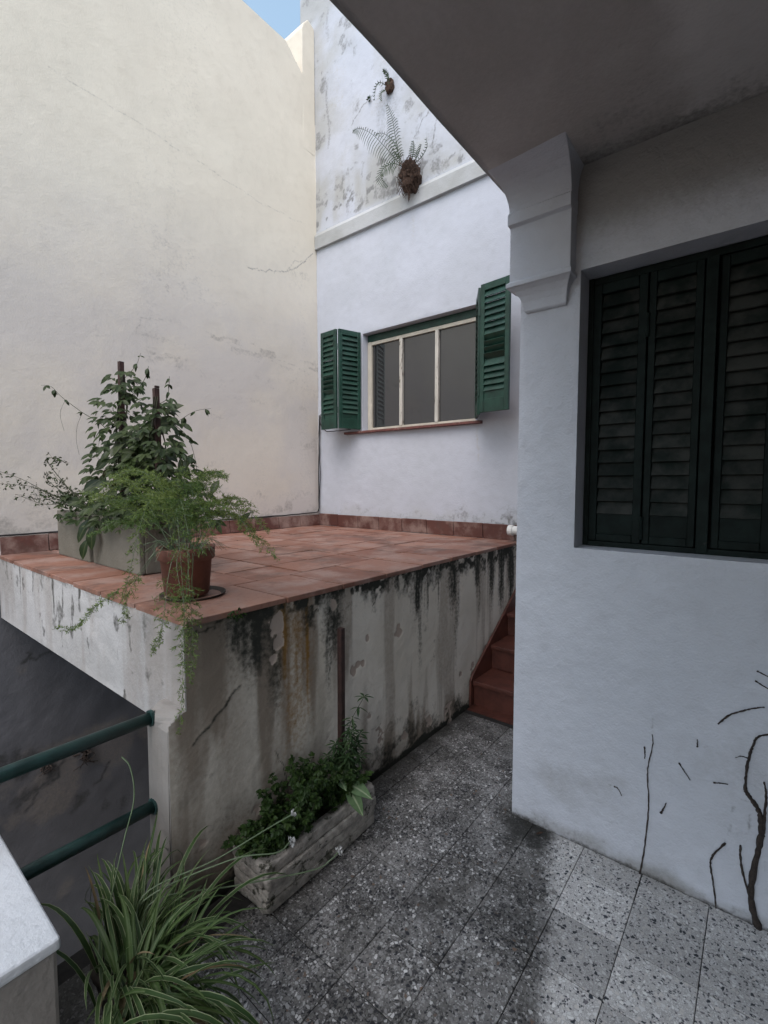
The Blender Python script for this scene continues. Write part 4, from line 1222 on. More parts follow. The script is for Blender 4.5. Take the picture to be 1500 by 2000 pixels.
def asparagus_spray(stem, fol, path, r0=0.0013, start=0.3, bl=0.055, tone=0.5, dens=1.0):
    stem.tube(path, [r0 * (1 - 0.6 * i / len(path)) for i in range(len(path))], 4, False)
    n = len(path)
    tot = sum((path[i + 1] - path[i]).length for i in range(n - 1))
    cnt = max(8, int(tot / 0.012 * dens))
    for k in range(cnt):
        u = start + (1 - start) * (k + random.random()) / cnt
        f = u * (n - 1); i = min(int(f), n - 2)
        p = path[i].lerp(path[i + 1], f - i)
        t = (path[i + 1] - path[i]).normalized()
        side = t.cross(Vector((0, 0, 1)))
        if side.length < 0.2: side = t.cross(Vector((1, 0.3, 0)))
        side.normalize()
        if k % 2: side = -side
        bd = (side * 0.9 + t * 0.6 + rv(0.45)).normalized()
        L = bl * (1.15 - 0.75 * max(0, (u - 0.4) / 0.6)) * random.uniform(0.6, 1.15)
        if k > cnt - 4: bd = (t + rv(0.4)).normalized()
        m = max(3, int(L / 0.0055))
        q = p.copy()
        stem.tube([p, p + bd * L - Vector((0, 0, L * 0.12))], [0.0006, 0.0004], 3, False)
        for j in range(m):
            w_ = (j + 0.5) / m
            q = p + bd * (L * w_) - Vector((0, 0, L * 0.12 * w_))
            for _ in range(3):
                nd = (bd * 0.55 + rv(0.9)).normalized()
                c = max(0, min(1, tone + random.uniform(-0.3, 0.3)))
                needle(fol, q, nd, random.uniform(0.009, 0.018), 0.0027, (c, 0.5, 0.5, 1))


# ------------------------------------------------------------------ terracotta pot with asparagus fern
PC = Vector((0.987, 1.829, Z_T + 0.012))
fp = thing('potted_fern', PC, 'terracotta pot with feathery asparagus fern spilling over the terrace corner', 'potted plant')
m_ = MB()
m_.lathe([(0.0, 0.0), (0.082, 0.0), (0.086, 0.004), (0.098, 0.140), (0.104, 0.142), (0.110, 0.147), (0.112, 0.188), (0.110, 0.193), (0.103, 0.193), (0.100, 0.186), (0.096, 0.150)], PC, 40)
m_.build('pot', M['pot'], fp, smooth=True, fixn=True)
m_ = MB(); m_.lathe([(0.0, 0.176), (0.05, 0.172), (0.0985, 0.165)], PC, 24); m_.build('soil', M['soil'], fp)
sc_ = MB(); SC = PC + Vector((0.02, -0.012, -0.012))
sc_.lathe([(0.0, 0.0005), (0.105, 0.0005), (0.125, 0.014), (0.128, 0.014), (0.126, 0.010), (0.108, 0.0003)], SC, 40)
top_mesh('pot_saucer', sc_, M['saucer'], 'dark round saucer under the terracotta pot on the terrace corner', 'saucer', loc=SC, smooth=True)
TIPS = [(0.996, 1.562, 1.523), (1.037, 1.744, 1.453), (1.087, 1.593, 1.364), (1.102, 1.401, 1.229), (1.116, 1.472, 1.319), (1.029, 1.417, 1.283), (1.029, 1.925, 1.558), (0.953, 2.017, 1.537), (0.934, 2.195, 1.482), (0.857, 2.279, 1.368), (0.771, 2.218, 1.277), (0.836, 2.475, 1.457), (0.834, 1.833, 1.416), (0.884, 1.773, 1.436), (0.928, 1.633, 1.39), (0.781, 1.964, 1.264), (0.593, 1.777, 1.08), (0.675, 1.841, 1.118), (0.697, 1.729, 1.09), (0.918, 1.817, 1.494), (0.929, 2.367, 1.529), (0.735, 1.691, 1.165), (0.905, 1.495, 1.325), (0.755, 1.419, 1.09), (0.853, 1.474, 1.261), (0.824, 2.325, 1.414), (0.814, 1.694, 1.375), (0.823, 1.921, 1.364), (0.966, 1.508, 1.412), (0.828, 1.51, 1.313)]
TIPS = [t for i, t in enumerate(TIPS) if i not in (15, 16, 17, 21, 26)]
HANG = [[(0.806, 1.559, 1.206), (0.772, 1.45, 1.084), (0.755, 1.44, 0.99), (0.751, 1.433, 0.862), (0.735, 1.436, 0.698)], [(0.788, 1.579, 1.188), (0.755, 1.55, 1.071), (0.74, 1.556, 0.991), (0.715, 1.55, 0.947)], [(0.816, 1.50, 1.175), (0.79, 1.44, 1.068), (0.781, 1.423, 0.974), (0.766, 1.414, 0.862)], [(0.758, 1.743, 1.173), (0.674, 1.776, 1.1), (0.618, 1.779, 1.066), (0.574, 1.796, 1.01), (0.536, 1.843, 1.01)], [(0.77, 1.729, 1.182), (0.72, 1.721, 1.127), (0.70, 1.726, 1.06), (0.695, 1.72, 1.02)]]
stem = MB(); fol = MB()
for i, t_ in enumerate(TIPS):
    t_ = Vector(t_)
    a = random.uniform(0, 6.28); s0 = PC + Vector((0.05 * math.cos(a), 0.05 * math.sin(a), 0.172))
    out = Vector((t_.x - s0.x, t_.y - s0.y, 0))
    up_ = 0.05 + 0.16 * random.random() + max(0, (s0.z + 0.05 - t_.z)) * 0.9
    mid = s0.lerp(t_, 0.5) + Vector((0, 0, up_))
    path = bez([s0, mid, t_], 9)
    asparagus_spray(stem, fol, path, tone=0.9 if i in (2, 3, 4, 5) else (random.uniform(0.5, 0.9) if t_.z > 1.4 else random.uniform(0.2, 0.6)), bl=0.058, dens=0.95)
for h in HANG:
    s0 = PC + Vector((-0.03, -0.06, 0.175))
    path = bez([s0, s0.lerp(Vector(h[0]), 0.6) + Vector((0, 0, 0.05))] + h, 6)
    asparagus_spray(stem, fol, path, start=0.42, bl=0.042, tone=0.55, dens=0.75)
for k in range(46):                       # dead straw over the rim
    a = random.uniform(0, 6.28); d = Vector((math.cos(a), math.sin(a), 0))
    s0 = PC + d * 0.05 + Vector((0, 0, 0.178))
    stem.tube(bez([s0, s0 + d * 0.05 + Vector((0, 0, 0.04)), s0 + d * random.uniform(0.07, 0.13) + Vector((0, 0, random.uniform(-0.03, 0.04)))], 4), 0.0009, 3, False)
for k in range(2):
    stem.tube(bez([PC + Vector((-0.02, -0.05, 0.19)), PC + Vector((-0.05 + k * .015, -0.115, 0.17)), PC + Vector((-0.062 + .02 * k, -0.115, 0.07)), PC + Vector((-0.065 + k * .03, -0.11, 0.0))], 5), 0.0018, 4, False)
so_ = stem.build('stems', M['stalk'], fp); so_['kind'] = 'stuff'
fo_ = fol.build('needles', M['asp'], fp); fo_['kind'] = 'stuff'
for k, (p, d, L) in enumerate((((0.95, 1.72, 1.30), (-0.3, -0.6, 0.15), 0.06), ((0.97, 1.70, 1.32), (0.5, -0.5, 0.2), 0.05), ((1.10, 1.62, 1.33), (0.5, -0.3, 0.9), 0.07))):
    lf = MB(); lf.leaf(p, d, (-0.3, -0.3, 1), L, L * 0.55, 0.2, rnd=0.9); lf.build('leaf', M['vinebig'], fp, smooth=True)

# ------------------------------------------------------------------ two cement planter boxes with climbers and stakes
boxes = [((1.045, 3.02, Z_T + 0.004), (1.31, 3.535, 0.285), 'weathered grey cement planter box nearer the far end of the terrace edge'),
         ((1.052, 2.40, Z_T + 0.004), (1.325, 2.985, 0.275), 'weathered grey cement planter box behind the terracotta pot')]
for (x0, y0, z0), (x1, y1, h), lab in boxes:
    b_ = thing('cement_planter', ((x0 + x1) / 2, (y0 + y1) / 2, z0), lab, 'planter', 'cement planters on the terrace')
    m_ = MB(); tk = 0.028
    m_.box((x0, y0, z0), (x0 + tk, y1, z0 + h)); m_.box((x1 - tk, y0, z0), (x1, y1, z0 + h))
    m_.box((x0 + tk + 0.0005, y0, z0), (x1 - tk - 0.0005, y0 + tk, z0 + h - 0.001)); m_.box((x0 + tk + 0.0005, y1 - tk, z0), (x1 - tk - 0.0005, y1, z0 + h - 0.001))
    m_.build('box', M['cement'], b_, bevel=0.006)
    m_ = MB(); m_.box((x0 + tk, y0 + tk, z0 + 0.01), (x1 - tk, y1 - tk, z0 + h - 0.03)); m_.build('soil', M['soil'], b_)
for (x, y, zt, tilt, lab) in ((1.16, 2.81, 2.165, 0.035, 'taller brown wooden stake standing among the climbing plant'), (1.17, 2.42, 1.975, -0.01, 'shorter brown wooden stake with notched top among the climbing plant')):
    m_ = MB(); z0 = Z_T + 0.16
    a = Vector((x, y + tilt * 0.6, z0)); b = Vector((x, y - tilt * 0.4, zt))
    ax = (b - a).normalized()
    m_.obox((a + b) / 2, (1, 0, 0), ax.cross(Vector((1, 0, 0))), ax, 0.013, 0.013, (b - a).length / 2)
    if lab.startswith('short'):
        m_.box((x - 0.012, y - 0.0125, zt + 0.0005), (x + 0.012, y - 0.003, zt + 0.012))
    top_mesh('plant_stake', m_, M['stake'], lab, 'stake', 'plant stakes', loc=(x, y, z0), bevel=0.003)

cl = thing('climbing_plant', (1.18, 2.65, Z_T + 0.25), 'dark leafy climber growing up two stakes in the cement planters', 'climber')
stem = MB(); fol = MB()


def palmate(p, d, size, rnd):
    d = Vector(d).normalized()
    s_ = d.cross(Vector((0, 0, 1)));
    if s_.length < 0.1: s_ = Vector((1, 0, 0))
    s_.normalize()
    for a in (-0.9, 0.0, 0.9):
        dd = (d * math.cos(a) + s_ * math.sin(a) + Vector((0, 0, -0.35)) + rv(0.15)).normalized()
        fol.leaf(p, dd, Vector((-0.4, -0.5, 0.7)) + rv(0.4), size * random.uniform(0.8, 1.1) * (1 if a == 0 else 0.8), size * 0.36, 0.25, 0.2, rnd=rnd)


for (sx, sy, zt, n) in ((1.16, 2.80, 2.10, 240), (1.17, 2.42, 1.93, 220), (1.17, 2.60, 1.74, 260)):
    for k in range(5):                    # stems twisting up
        ph = random.uniform(0, 6.28); pts = []
        for i in range(10):
            u = i / 9; rr_ = 0.02 + 0.06 * (1 - u) * random.random()
            pts.append((sx + rr_ * math.cos(ph + 5 * u), sy + rr_ * math.sin(ph + 5 * u), 1.28 + (zt - 1.28) * u))
        stem.tube(bez(pts, 3), 0.0028, 4, False)
    for k in range(n):
        u = random.random() ** 1.25
        z = 1.30 + (zt - 1.30) * u
        r_ = (0.07 + 0.24 * (1 - u) ** 0.8) * math.sqrt(random.random()) * 1.1
        a = random.uniform(0, 6.28)
        p = Vector((sx + r_ * 0.75 * math.cos(a), sy + r_ * 1.15 * math.sin(a), z))
        palmate(p, (math.cos(a) - 0.3, math.sin(a) - 0.3, random.uniform(-0.5, 0.3)), random.uniform(0.045, 0.075), random.random())
for k in range(150):                      # undergrowth over the boxes
    p = Vector((random.uniform(0.98, 1.22), random.uniform(2.35, 3.45), random.uniform(1.24, 1.42)))
    palmate(p, (random.uniform(-1, .3), random.uniform(-.6, .6), random.uniform(-0.3, 0.6)), random.uniform(0.03, 0.06), random.random())
VT = [[(1.18, 2.75, 1.623), (1.12, 2.95, 1.818), (1.067, 3.112, 1.907), (0.997, 3.209, 1.997), (0.962, 3.257, 2.056), (0.925, 3.304, 2.065)], [(1.20, 2.60, 1.681), (1.28, 2.60, 1.769), (1.36, 2.502, 1.857), (1.406, 2.449, 1.894), (1.454, 2.39, 1.905)], [(1.20, 2.85, 2.05), (1.231, 2.927, 2.101), (1.276, 2.879, 2.175), (1.298, 2.859, 2.249)], [(1.20, 2.8, 1.98), (1.279, 2.862, 2.041), (1.311, 2.83, 2.116), (1.323, 2.821, 2.175)], [(1.2, 2.5, 1.9), (1.303, 2.583, 1.955), (1.316, 2.575, 2.026), (1.32, 2.575, 2.082)], [(1.25, 2.4, 1.8), (1.319, 2.38, 1.722), (1.282, 2.247, 1.531), (1.252, 2.266, 1.349)], [(1.17, 2.219, 1.455), (1.227, 2.153, 1.505), (1.214, 2.085, 1.468), (1.206, 2.008, 1.398)]]
for i, v_ in enumerate(VT):
    path = bez(v_, 5)
    stem.tube(path, [0.0022 - 0.0013 * k / len(path) for k in range(len(path))], 4, False)
    for k in range(2, len(path) - 1, 4 if i < 2 else 3):
        palmate(path[k], rv() + Vector((0, 0, -0.8)), random.uniform(0.035, 0.055), random.random() * 0.5)
for v_ in ([(1.067, 3.112, 1.90), (1.05, 3.14, 1.83), (1.045, 3.15, 1.75), (1.05, 3.13, 1.66)], [(1.01, 3.19, 1.98), (0.99, 3.22, 1.90), (1.0, 3.2, 1.80)], [(1.12, 2.95, 1.80), (1.10, 2.99, 1.70), (1.10, 2.98, 1.60), (1.12, 2.95, 1.52)]):
    path = bez(v_, 5); stem.tube(path, 0.0009, 3, False)
    if v_[0][0] > 1.1:
        for k in range(2, len(path), 4): palmate(path[k], rv(), 0.03, 0.4)
s1 = stem.build('stems', M['bark2'], cl); s1['kind'] = 'stuff'
f1 = fol.build('small_leaves', M['vine'], cl); f1['kind'] = 'stuff'
big = [((1.20, 2.52, 1.80), (0.3, -1, 0.12), 0.15), ((1.22, 2.45, 1.86), (0.5, -0.8, 0.5), 0.11), ((1.17, 2.72, 1.80), (0.2, -1, 0.1), 0.15), ((1.17, 2.62, 1.78), (0.2, -0.9, -0.5), 0.13), ((1.16, 2.78, 1.75), (0, 0.9, -0.4), 0.12),
       ((1.15, 2.95, 1.75), (-0.2, 0.3, -0.9), 0.12), ((1.14, 2.9, 1.6), (-0.2, 0.8, -0.5), 0.12), ((1.20, 2.33, 1.72), (0.1, -0.6, -0.8), 0.12), ((1.21, 2.28, 1.62), (0.1, -0.4, -0.9), 0.12), ((1.2, 2.25, 1.5), (0.2, -0.9, -0.3), 0.13),
       ((1.18, 2.50, 1.62), (-0.3, -0.4, -0.8), 0.12), ((1.17, 2.66, 1.62), (-0.3, 0.2, -0.9), 0.12), ((1.16, 2.80, 1.58), (-0.4, 0.4, -0.7), 0.12), ((1.16, 2.72, 1.48), (-0.5, -0.2, -0.6), 0.12), ((1.2, 2.16, 1.42), (0.3, -0.9, -0.5), 0.12),
       ((1.18, 2.38, 1.52), (-0.3, -0.5, -0.7), 0.12), ((1.15, 3.02, 1.55), (-0.3, 0.6, -0.7), 0.11), ((1.06, 3.08, 1.36), (-0.6, 0.2, 0.3), 0.12), ((1.22, 2.02, 1.44), (0.3, -0.3, 1), 0.08), ((1.19, 2.2, 1.56), (0.3, -0.2, 1), 0.09)]
for k in range(60):
    u = random.random(); a = random.uniform(0, 6.28); r_ = 0.08 + 0.20 * (1 - u)
    big.append(((1.15 + r_ * 0.7 * math.cos(a), 2.62 + r_ * 1.5 * math.sin(a), 1.36 + 0.42 * u), (math.cos(a) - .4, math.sin(a) - .3, random.uniform(-1.1, 0.2)), random.uniform(0.07, 0.115)))
for p, d, L in big:
    lf = MB(); lf.leaf(p, d, Vector((-0.5, -0.5, 0.6)) + rv(0.5), L, L * 0.48, 0.22, 0.3, (0.0, 0.62, 0.95, 1.0, 0.7, 0.0), rnd=random.random())
    lf.build('leaf', M['vinebig'], cl, smooth=True)
for p, d, L in (((1.03, 2.92, 1.30), (-0.5, 0.1, -0.6), 0.13), ((1.02, 2.86, 1.27), (-0.35, -0.1, -1.0), 0.14), ((1.03, 2.97, 1.26), (-0.5, 0.3, -0.7), 0.12), ((1.0, 2.90, 1.19), (-0.4, 0.1, -0.9), 0.12)):
    lf = MB(); lf.leaf(p, d, Vector((-0.7, -0.5, 0.4)), L, L * 0.42, 0.3, 0.3, (0.0, 0.62, 0.95, 1.0, 0.7, 0.0), rnd=0.1); lf.build('leaf', M['vinebig'], cl, smooth=True)

tw = thing('twiggy_shrub', (1.09, 3.2, Z_T + 0.26), 'sparse twiggy shrub reaching left out of the far cement planter', 'shrub')
TW = [[(1.097, 3.179, 1.352), (0.984, 3.326, 1.414), (0.891, 3.448, 1.475), (0.775, 3.593, 1.491)], [(1.079, 3.203, 1.367), (0.966, 3.35, 1.429), (0.854, 3.498, 1.522), (0.741, 3.645, 1.583)], [(1.06, 3.228, 1.383), (0.943, 3.372, 1.367), (0.83, 3.519, 1.429)], [(1.088, 3.191, 1.352), (0.965, 3.37, 1.614), (0.996, 3.335, 1.645), (1.029, 3.29, 1.614)], [(1.088, 3.191, 1.367), (1.044, 3.255, 1.445), (0.955, 3.362, 1.414), (0.888, 3.447, 1.429)], [(1.042, 3.253, 1.398), (0.96, 3.365, 1.506), (0.956, 3.374, 1.552)], [(1.062, 3.229, 1.414), (1.017, 3.293, 1.491), (0.993, 3.325, 1.522)]]
stem = MB(); fol = MB()
for v_ in TW:
    v_ = [(1.13, 3.17, 1.28)] + v_
    path = bez(v_, 6)
    stem.tube(path, [0.0035 - 0.0026 * k / len(path) for k in range(len(path))], 5, False)
    for k in range(4, len(path)):
        for _ in range(2):
            d = (rv(0.8) + Vector((0, 0, -0.2))).normalized(); L = random.uniform(0.02, 0.05)
            stem.tube([path[k], path[k] + d * L], [0.0008, 0.0005], 3, False)
            for _ in range(2):
                fol.leaf(path[k] + d * L * random.uniform(0.5, 1), rv() + Vector((0, 0, -0.4)), rv(), random.uniform(0.012, 0.026), 0.009, 0.2, rnd=random.random())
for k in range(120):
    p = Vector((random.uniform(1.02, 1.2), random.uniform(2.95, 3.45), random.uniform(1.30, 1.44)))
    fol.leaf(p, rv() + Vector((-.3, 0, 0.1)), rv() + Vector((0, 0, .5)), random.uniform(0.025, 0.05), 0.016, 0.2, rnd=random.random())
s1 = stem.build('twigs', M['bark2'], tw); s1['kind'] = 'stuff'
f1 = fol.build('small_leaves', M['vine'], tw); f1['kind'] = 'stuff'

# ------------------------------------------------------------------ concrete trough with plants
T0 = Vector((0.948, 1.277, 0)); T1 = Vector((1.522, 1.470, 0.182))
tr = thing('concrete_trough', ((T0.x + T1.x) / 2, (T0.y + T1.y) / 2, 0), 'mossy concrete trough with rock-faced sides against the terrace wall', 'planter')
m_ = MB(); tk = 0.026; i_ = 0.012
m_.box((T0.x + i_, T0.y + i_, 0.004), (T1.x - i_, T0.y + i_ + tk, T1.z)); m_.box((T0.x + i_, T1.y - i_ - tk, 0.004), (T1.x - i_, T1.y - i_, T1.z))
m_.box((T0.x + i_, T0.y + i_ + tk + .0005, 0.004), (T0.x + i_ + tk, T1.y - i_ - tk - .0005, T1.z - .001)); m_.box((T1.x - i_ - tk, T0.y + i_ + tk + .0005, 0.004), (T1.x - i_, T1.y - i_ - tk - .0005, T1.z - .001))
m_.build('shell', M['trough'], tr, bevel=0.006)
m_ = MB(); m_.box((T0.x + 0.035, T0.y + 0.035, 0.01), (T1.x - 0.035, T1.y - 0.035, 0.150)); m_.build('soil', M['soil'], tr)


def rough_block(name, lo, hi, parent, mat, amp, seed):
    bm = bmesh.new()
    bmesh.ops.create_cube(bm, size=1)
    c = (Vector(lo) + Vector(hi)) / 2; s_ = Vector(hi) - Vector(lo)
    bmesh.ops.scale(bm, vec=s_, verts=bm.verts)
    bmesh.ops.bevel(bm, geom=bm.edges[:], offset=min(s_) * 0.25, segments=2, affect='EDGES', profile=0.6)
    bmesh.ops.subdivide_edges(bm, edges=[e for e in bm.edges if e.calc_length() > 0.03], cuts=3, use_grid_fill=True)
    for v in bm.verts:
        p = v.co + c
        v.co += Vector((mnoise.noise(p * 45 + Vector((seed, 0, 0))), mnoise.noise(p * 45 + Vector((0, seed, 9))), mnoise.noise(p * 45 + Vector((7, 0, seed))))) * amp
        v.co += Vector((mnoise.noise(p * 120), mnoise.noise(p * 120 + Vector((3, 3, 3))), mnoise.noise(p * 120 + Vector((5, 1, 3))))) * amp * 0.4
    me_ = bpy.data.meshes.new(name); bm.to_mesh(me_); bm.free()
    me_.materials.append(mat)
    me_.polygons.foreach_set('use_smooth', [True] * len(me_.polygons))
    return place(name, me_, c, parent)


rs = random.Random(4)
for c_ in range(4):
    z0 = 0.006 + 0.0445 * c_; z1 = z0 + 0.042
    x = T0.x - 0.002 + (0.0 if c_ % 2 == 0 else 0.0); first = True
    while x < T1.x - 0.02:
        L = rs.uniform(0.6, 0.7)
        x2 = min(x + L, T1.x)
        if T1.x - x2 < 0.05: x2 = T1.x
        rough_block('stone_block', (x, T0.y - 0.004 - rs.uniform(0, 0.010), z0), (x2 - 0.003, T0.y + 0.022, z1), tr, M['trough'], 0.007, rs.uniform(0, 50))
        x = x2
    y = T0.y + 0.018
    while y < T1.y - 0.02:
        L = rs.uniform(0.2, 0.3)
        y2 = min(y + L, T1.y)
        if T1.y - y2 < 0.03: y2 = T1.y
        rough_block('stone_block', (T0.x - 0.004 - rs.uniform(0, 0.010), y, z0), (T0.x + 0.022, y2 - 0.003, z1), tr, M['trough'], 0.007, rs.uniform(0, 50))
        rough_block('stone_block', (T1.x - 0.022, y, z0), (T1.x + 0.004 + rs.uniform(0, 0.008), y2 - 0.003, z1), tr, M['trough'], 0.007, rs.uniform(0, 50))
        y = y2

hb = thing('leafy_herb', (1.15, 1.38, 0.15), 'dense low green herb filling the left of the concrete trough', 'plant')
stem = MB(); fol = MB()
for k in range(66):
    bx_ = random.uniform(0.97, 1.40); by_ = random.uniform(1.30, 1.45)
    b = Vector((bx_, by_, 0.15))
    hgt = 0.10 + 0.10 * math.exp(-((bx_ - 1.22) / 0.12) ** 2) + random.uniform(-0.04, 0.04)
    tip = b + Vector((random.uniform(-0.07, 0.05) - (0.05 if bx_ < 1.05 else 0), random.uniform(-0.08, 0.05) , hgt))
    if tip.y > 1.47: tip.y = 1.47
    path = bez([b, b.lerp(tip, 0.5) + Vector((0, 0, 0.02)), tip], 5)
    stem.tube(path, 0.0012, 3, False)
    for q in path[2:]:
        for _ in range(3):
            d = (rv(1.0) + Vector((-0.1, -0.3, 0.15))).normalized()
            base = q + d * 0.006
            L = random.uniform(0.016, 0.028)
            rnd = random.random()
            fol.leaf(base, d, Vector((-0.2, -0.3, 1)) + rv(0.5), L, L * 0.55, 0.15, 0.2, rnd=rnd)
            sdv = d.cross(Vector((0, 0, 1)))
            if sdv.length > 0.1:
                sdv.normalize()
                fol.leaf(base, (d + sdv * 1.1), Vector((-0.2, -0.3, 1)) + rv(0.3), L * 0.85, L * 0.45, 0.15, 0.2, rnd=rnd)
                fol.leaf(base, (d - sdv * 1.1), Vector((-0.2, -0.3, 1)) + rv(0.3), L * 0.85, L * 0.45, 0.15, 0.2, rnd=rnd)
s1 = stem.build('stems', M['bark2'], hb); s1['kind'] = 'stuff'
f1 = fol.build('small_leaves', M['herb'], hb); f1['kind'] = 'stuff'

us_ = thing('upright_shrub', (1.45, 1.40, 0.15), 'slender upright shrub with narrow leaves around the stake in the trough', 'shrub')
stem = MB(); fol = MB()
spr = [[(1.45, 1.40, 0.15), (1.45, 1.39, 0.32), (1.48, 1.375, 0.45), (1.545, 1.355, 0.545)], [(1.44, 1.41, 0.15), (1.42, 1.40, 0.30), (1.40, 1.39, 0.38)], [(1.46, 1.40, 0.15), (1.47, 1.37, 0.3), (1.50, 1.34, 0.40)],
       [(1.45, 1.40, 0.15), (1.43, 1.36, 0.28), (1.41, 1.33, 0.34)], [(1.46, 1.41, 0.15), (1.49, 1.39, 0.26), (1.52, 1.37, 0.33)], [(1.44, 1.4, 0.15), (1.44, 1.36, 0.34), (1.45, 1.34, 0.43)], [(1.46, 1.4, 0.15), (1.46, 1.36, 0.26), (1.48, 1.32, 0.32)], [(1.45, 1.41, 0.15), (1.40, 1.41, 0.27), (1.36, 1.40, 0.34)]]
for i, v_ in enumerate(spr):
    path = bez(v_, 7)
    stem.tube(path, [0.0022 - 0.0012 * k / len(path) for k in range(len(path))], 5, False)
    for k in range(6, len(path)):
        if i == 0 and len(path) - 7 < k < len(path) - 1 and k % 3: continue
        nl = 6 if k == len(path) - 1 else 4
        for j in range(nl):
            a = 6.28 * j / nl + k
            d = Vector((math.cos(a), math.sin(a), random.uniform(-0.7, 0.1) if k < len(path) - 1 else 0.15))
            L = random.uniform(0.035, 0.055)
            fol.leaf(path[k], d, (0, 0, 1), L, L * 0.24, 0.25, 0.25, rnd=random.random())
stem.build('stems', M['bark2'], us_)
f1 = fol.build('small_leaves', M['cham'], us_); f1['kind'] = 'stuff'
m_ = MB(); m_.obox((1.471, 1.425, 0.49), (1, 0, 0), (0, 1, 0), (0.004, 0, 1), 0.0125, 0.0125, 0.371)
top_mesh('plant_stake', m_, M['stake'], 'brown wooden stake standing upright in the concrete trough', 'stake', 'plant stakes', loc=(1.471, 1.425, 0.12), bevel=0.003)
al = thing('arrowhead_plant', (1.42, 1.36, 0.15), 'pale green arrow-shaped leaves hanging over the right end of the trough', 'plant')
for p, d, L in (((1.385, 1.315, 0.245), (0.06, -0.75, 0.02), 0.125), ((1.375, 1.30, 0.240), (-0.12, -0.75, -0.40), 0.12), ((1.37, 1.35, 0.265), (-0.3, -0.6, 0.1), 0.085), ((1.40, 1.36, 0.26), (0.2, -0.5, 0.3), 0.07)):
    lf = MB()
    lf.leaf(p, d, (-0.35, -0.2, 1), L, L * 0.50, 0.30, 0.22, (0.0, 0.8, 1.0, 0.85, 0.5, 0.0), rnd=random.random()); lf.build('leaf', M['arrow'], al, smooth=True)
    st_ = MB(); st_.tube(bez([(1.42, 1.37, 0.15), Vector(p) + Vector((0.01, 0.02, 0.02)), p], 5), 0.0018, 5, False); st_.build('leaf_stalk', M['stalk'], al)

# ------------------------------------------------------------------ spider plant by the railing
SP = Vector((0.545, 1.345, 0))
sp_ = thing('spider_plant', SP, 'big clump of striped strap leaves beside the railing, spilling over the floor', 'potted plant')
m_ = MB(); m_.lathe([(0.0, 0.0), (0.075, 0.0), (0.08, 0.01), (0.105, 0.16), (0.112, 0.165), (0.112, 0.185), (0.10, 0.185), (0.095, 0.16)], SP, 28); m_.build('pot', M['saucer'], sp_, smooth=True, fixn=True)
m_ = MB(); m_.lathe([(0.0, 0.17), (0.098, 0.165)], SP, 20); m_.build('soil', M['soil'], sp_)
cnt = 0; tries = 0
while cnt < 235 and tries < 9000:
    tries += 1
    front = cnt > 120
    a = random.uniform(0, 6.28)
    r0 = 0.10 * math.sqrt(random.random())
    c0 = SP + (Vector((-0.055, -0.055, 0.20)) if not front else Vector((-0.10, -0.215, 0.24)))
    b = c0 + Vector((r0 * math.cos(a), r0 * math.sin(a), random.uniform(-0.02, 0.03)))
    az = a + random.uniform(-0.6, 0.6)
    L = random.uniform(0.20, 0.40) if not front else random.uniform(0.22, 0.38)
    el = R(random.choice((random.uniform(55, 85), random.uniform(15, 60))))
    if front: el = R(random.uniform(10, 62))
    if not front and L > 0.3 and el > R(65): el = R(60)
    droop = random.uniform(1.4, 2.9) / 0.35
    d = Vector((math.cos(az) * math.cos(el), math.sin(az) * math.cos(el), math.sin(el)))
    pts = [b.copy()]; n = 9
    ang = el; tw_ = random.uniform(-0.09, 0.09)
    for i in range(n):
        az += tw_; hd = Vector((math.cos(az), math.sin(az), 0))
        ang -= droop * L / n * (0.35 + 1.0 * i / n) * random.uniform(0.6, 1.4)
        ang = max(ang, R(-84))
        pts.append(pts[-1] + (hd * math.cos(ang) + Vector((0, 0, math.sin(ang)))) * (L / n))
    bad = any((q.x < 0.298 * q.y + 0.012 * random.random()) or (q.z < 0.012) or q.y > 1.585 or q.x > 0.68 + (0.08 if q.z > .2 else 0) or (q.y < 0.82) for q in pts[2:])
    if bad: continue
    lf = MB(); lf.blade(pts, random.uniform(0.0065, 0.0145), hd.cross(Vector((0, 0, 1))) + rv(0.35), random.uniform(0.1, 0.5), rnd=random.random())
    rm = random.random()
    lf.build('leaf', M['spider'] if rm < 0.52 else (M['spiderg'] if rm < 0.93 else M['deadleaf']), sp_, smooth=True)
    cnt += 1
for (a, el, L, w_) in (((0.44, 1.33), (1.9, 64), 0.30, 0.015), ((0.60, 1.36), (1.0, 66), 0.30, 0.014), ((0.62, 1.33), (0.5, 60), 0.33, 0.015), ((0.52, 1.36), (1.5, 78), 0.27, 0.014), ((0.40, 1.22), (2.2, 80), 0.30, 0.012), ((0.50, 1.33), (1.6, 82), 0.26, 0.016), ((0.57, 1.30), (0.9, 75), 0.30, 0.013), ((0.63, 1.25), (-0.1, 55), 0.36, 0.014), ((0.64, 1.22), (-0.3, 45), 0.36, 0.014)):
    az, e_ = el; ang = R(e_); pts = [Vector((a[0], a[1], 0.20))]
    for i in range(9):
        ang -= 0.06 + 0.03 * i
        pts.append(pts[-1] + Vector((math.cos(az) * math.cos(ang), math.sin(az) * math.cos(ang), math.sin(ang))) * (L / 9))
    lf = MB(); lf.blade(pts, w_, Vector((math.sin(az), -math.cos(az), 0)), 0.35, rnd=random.random()); lf.build('leaf', M['spider'], sp_, smooth=True)
hung = 0
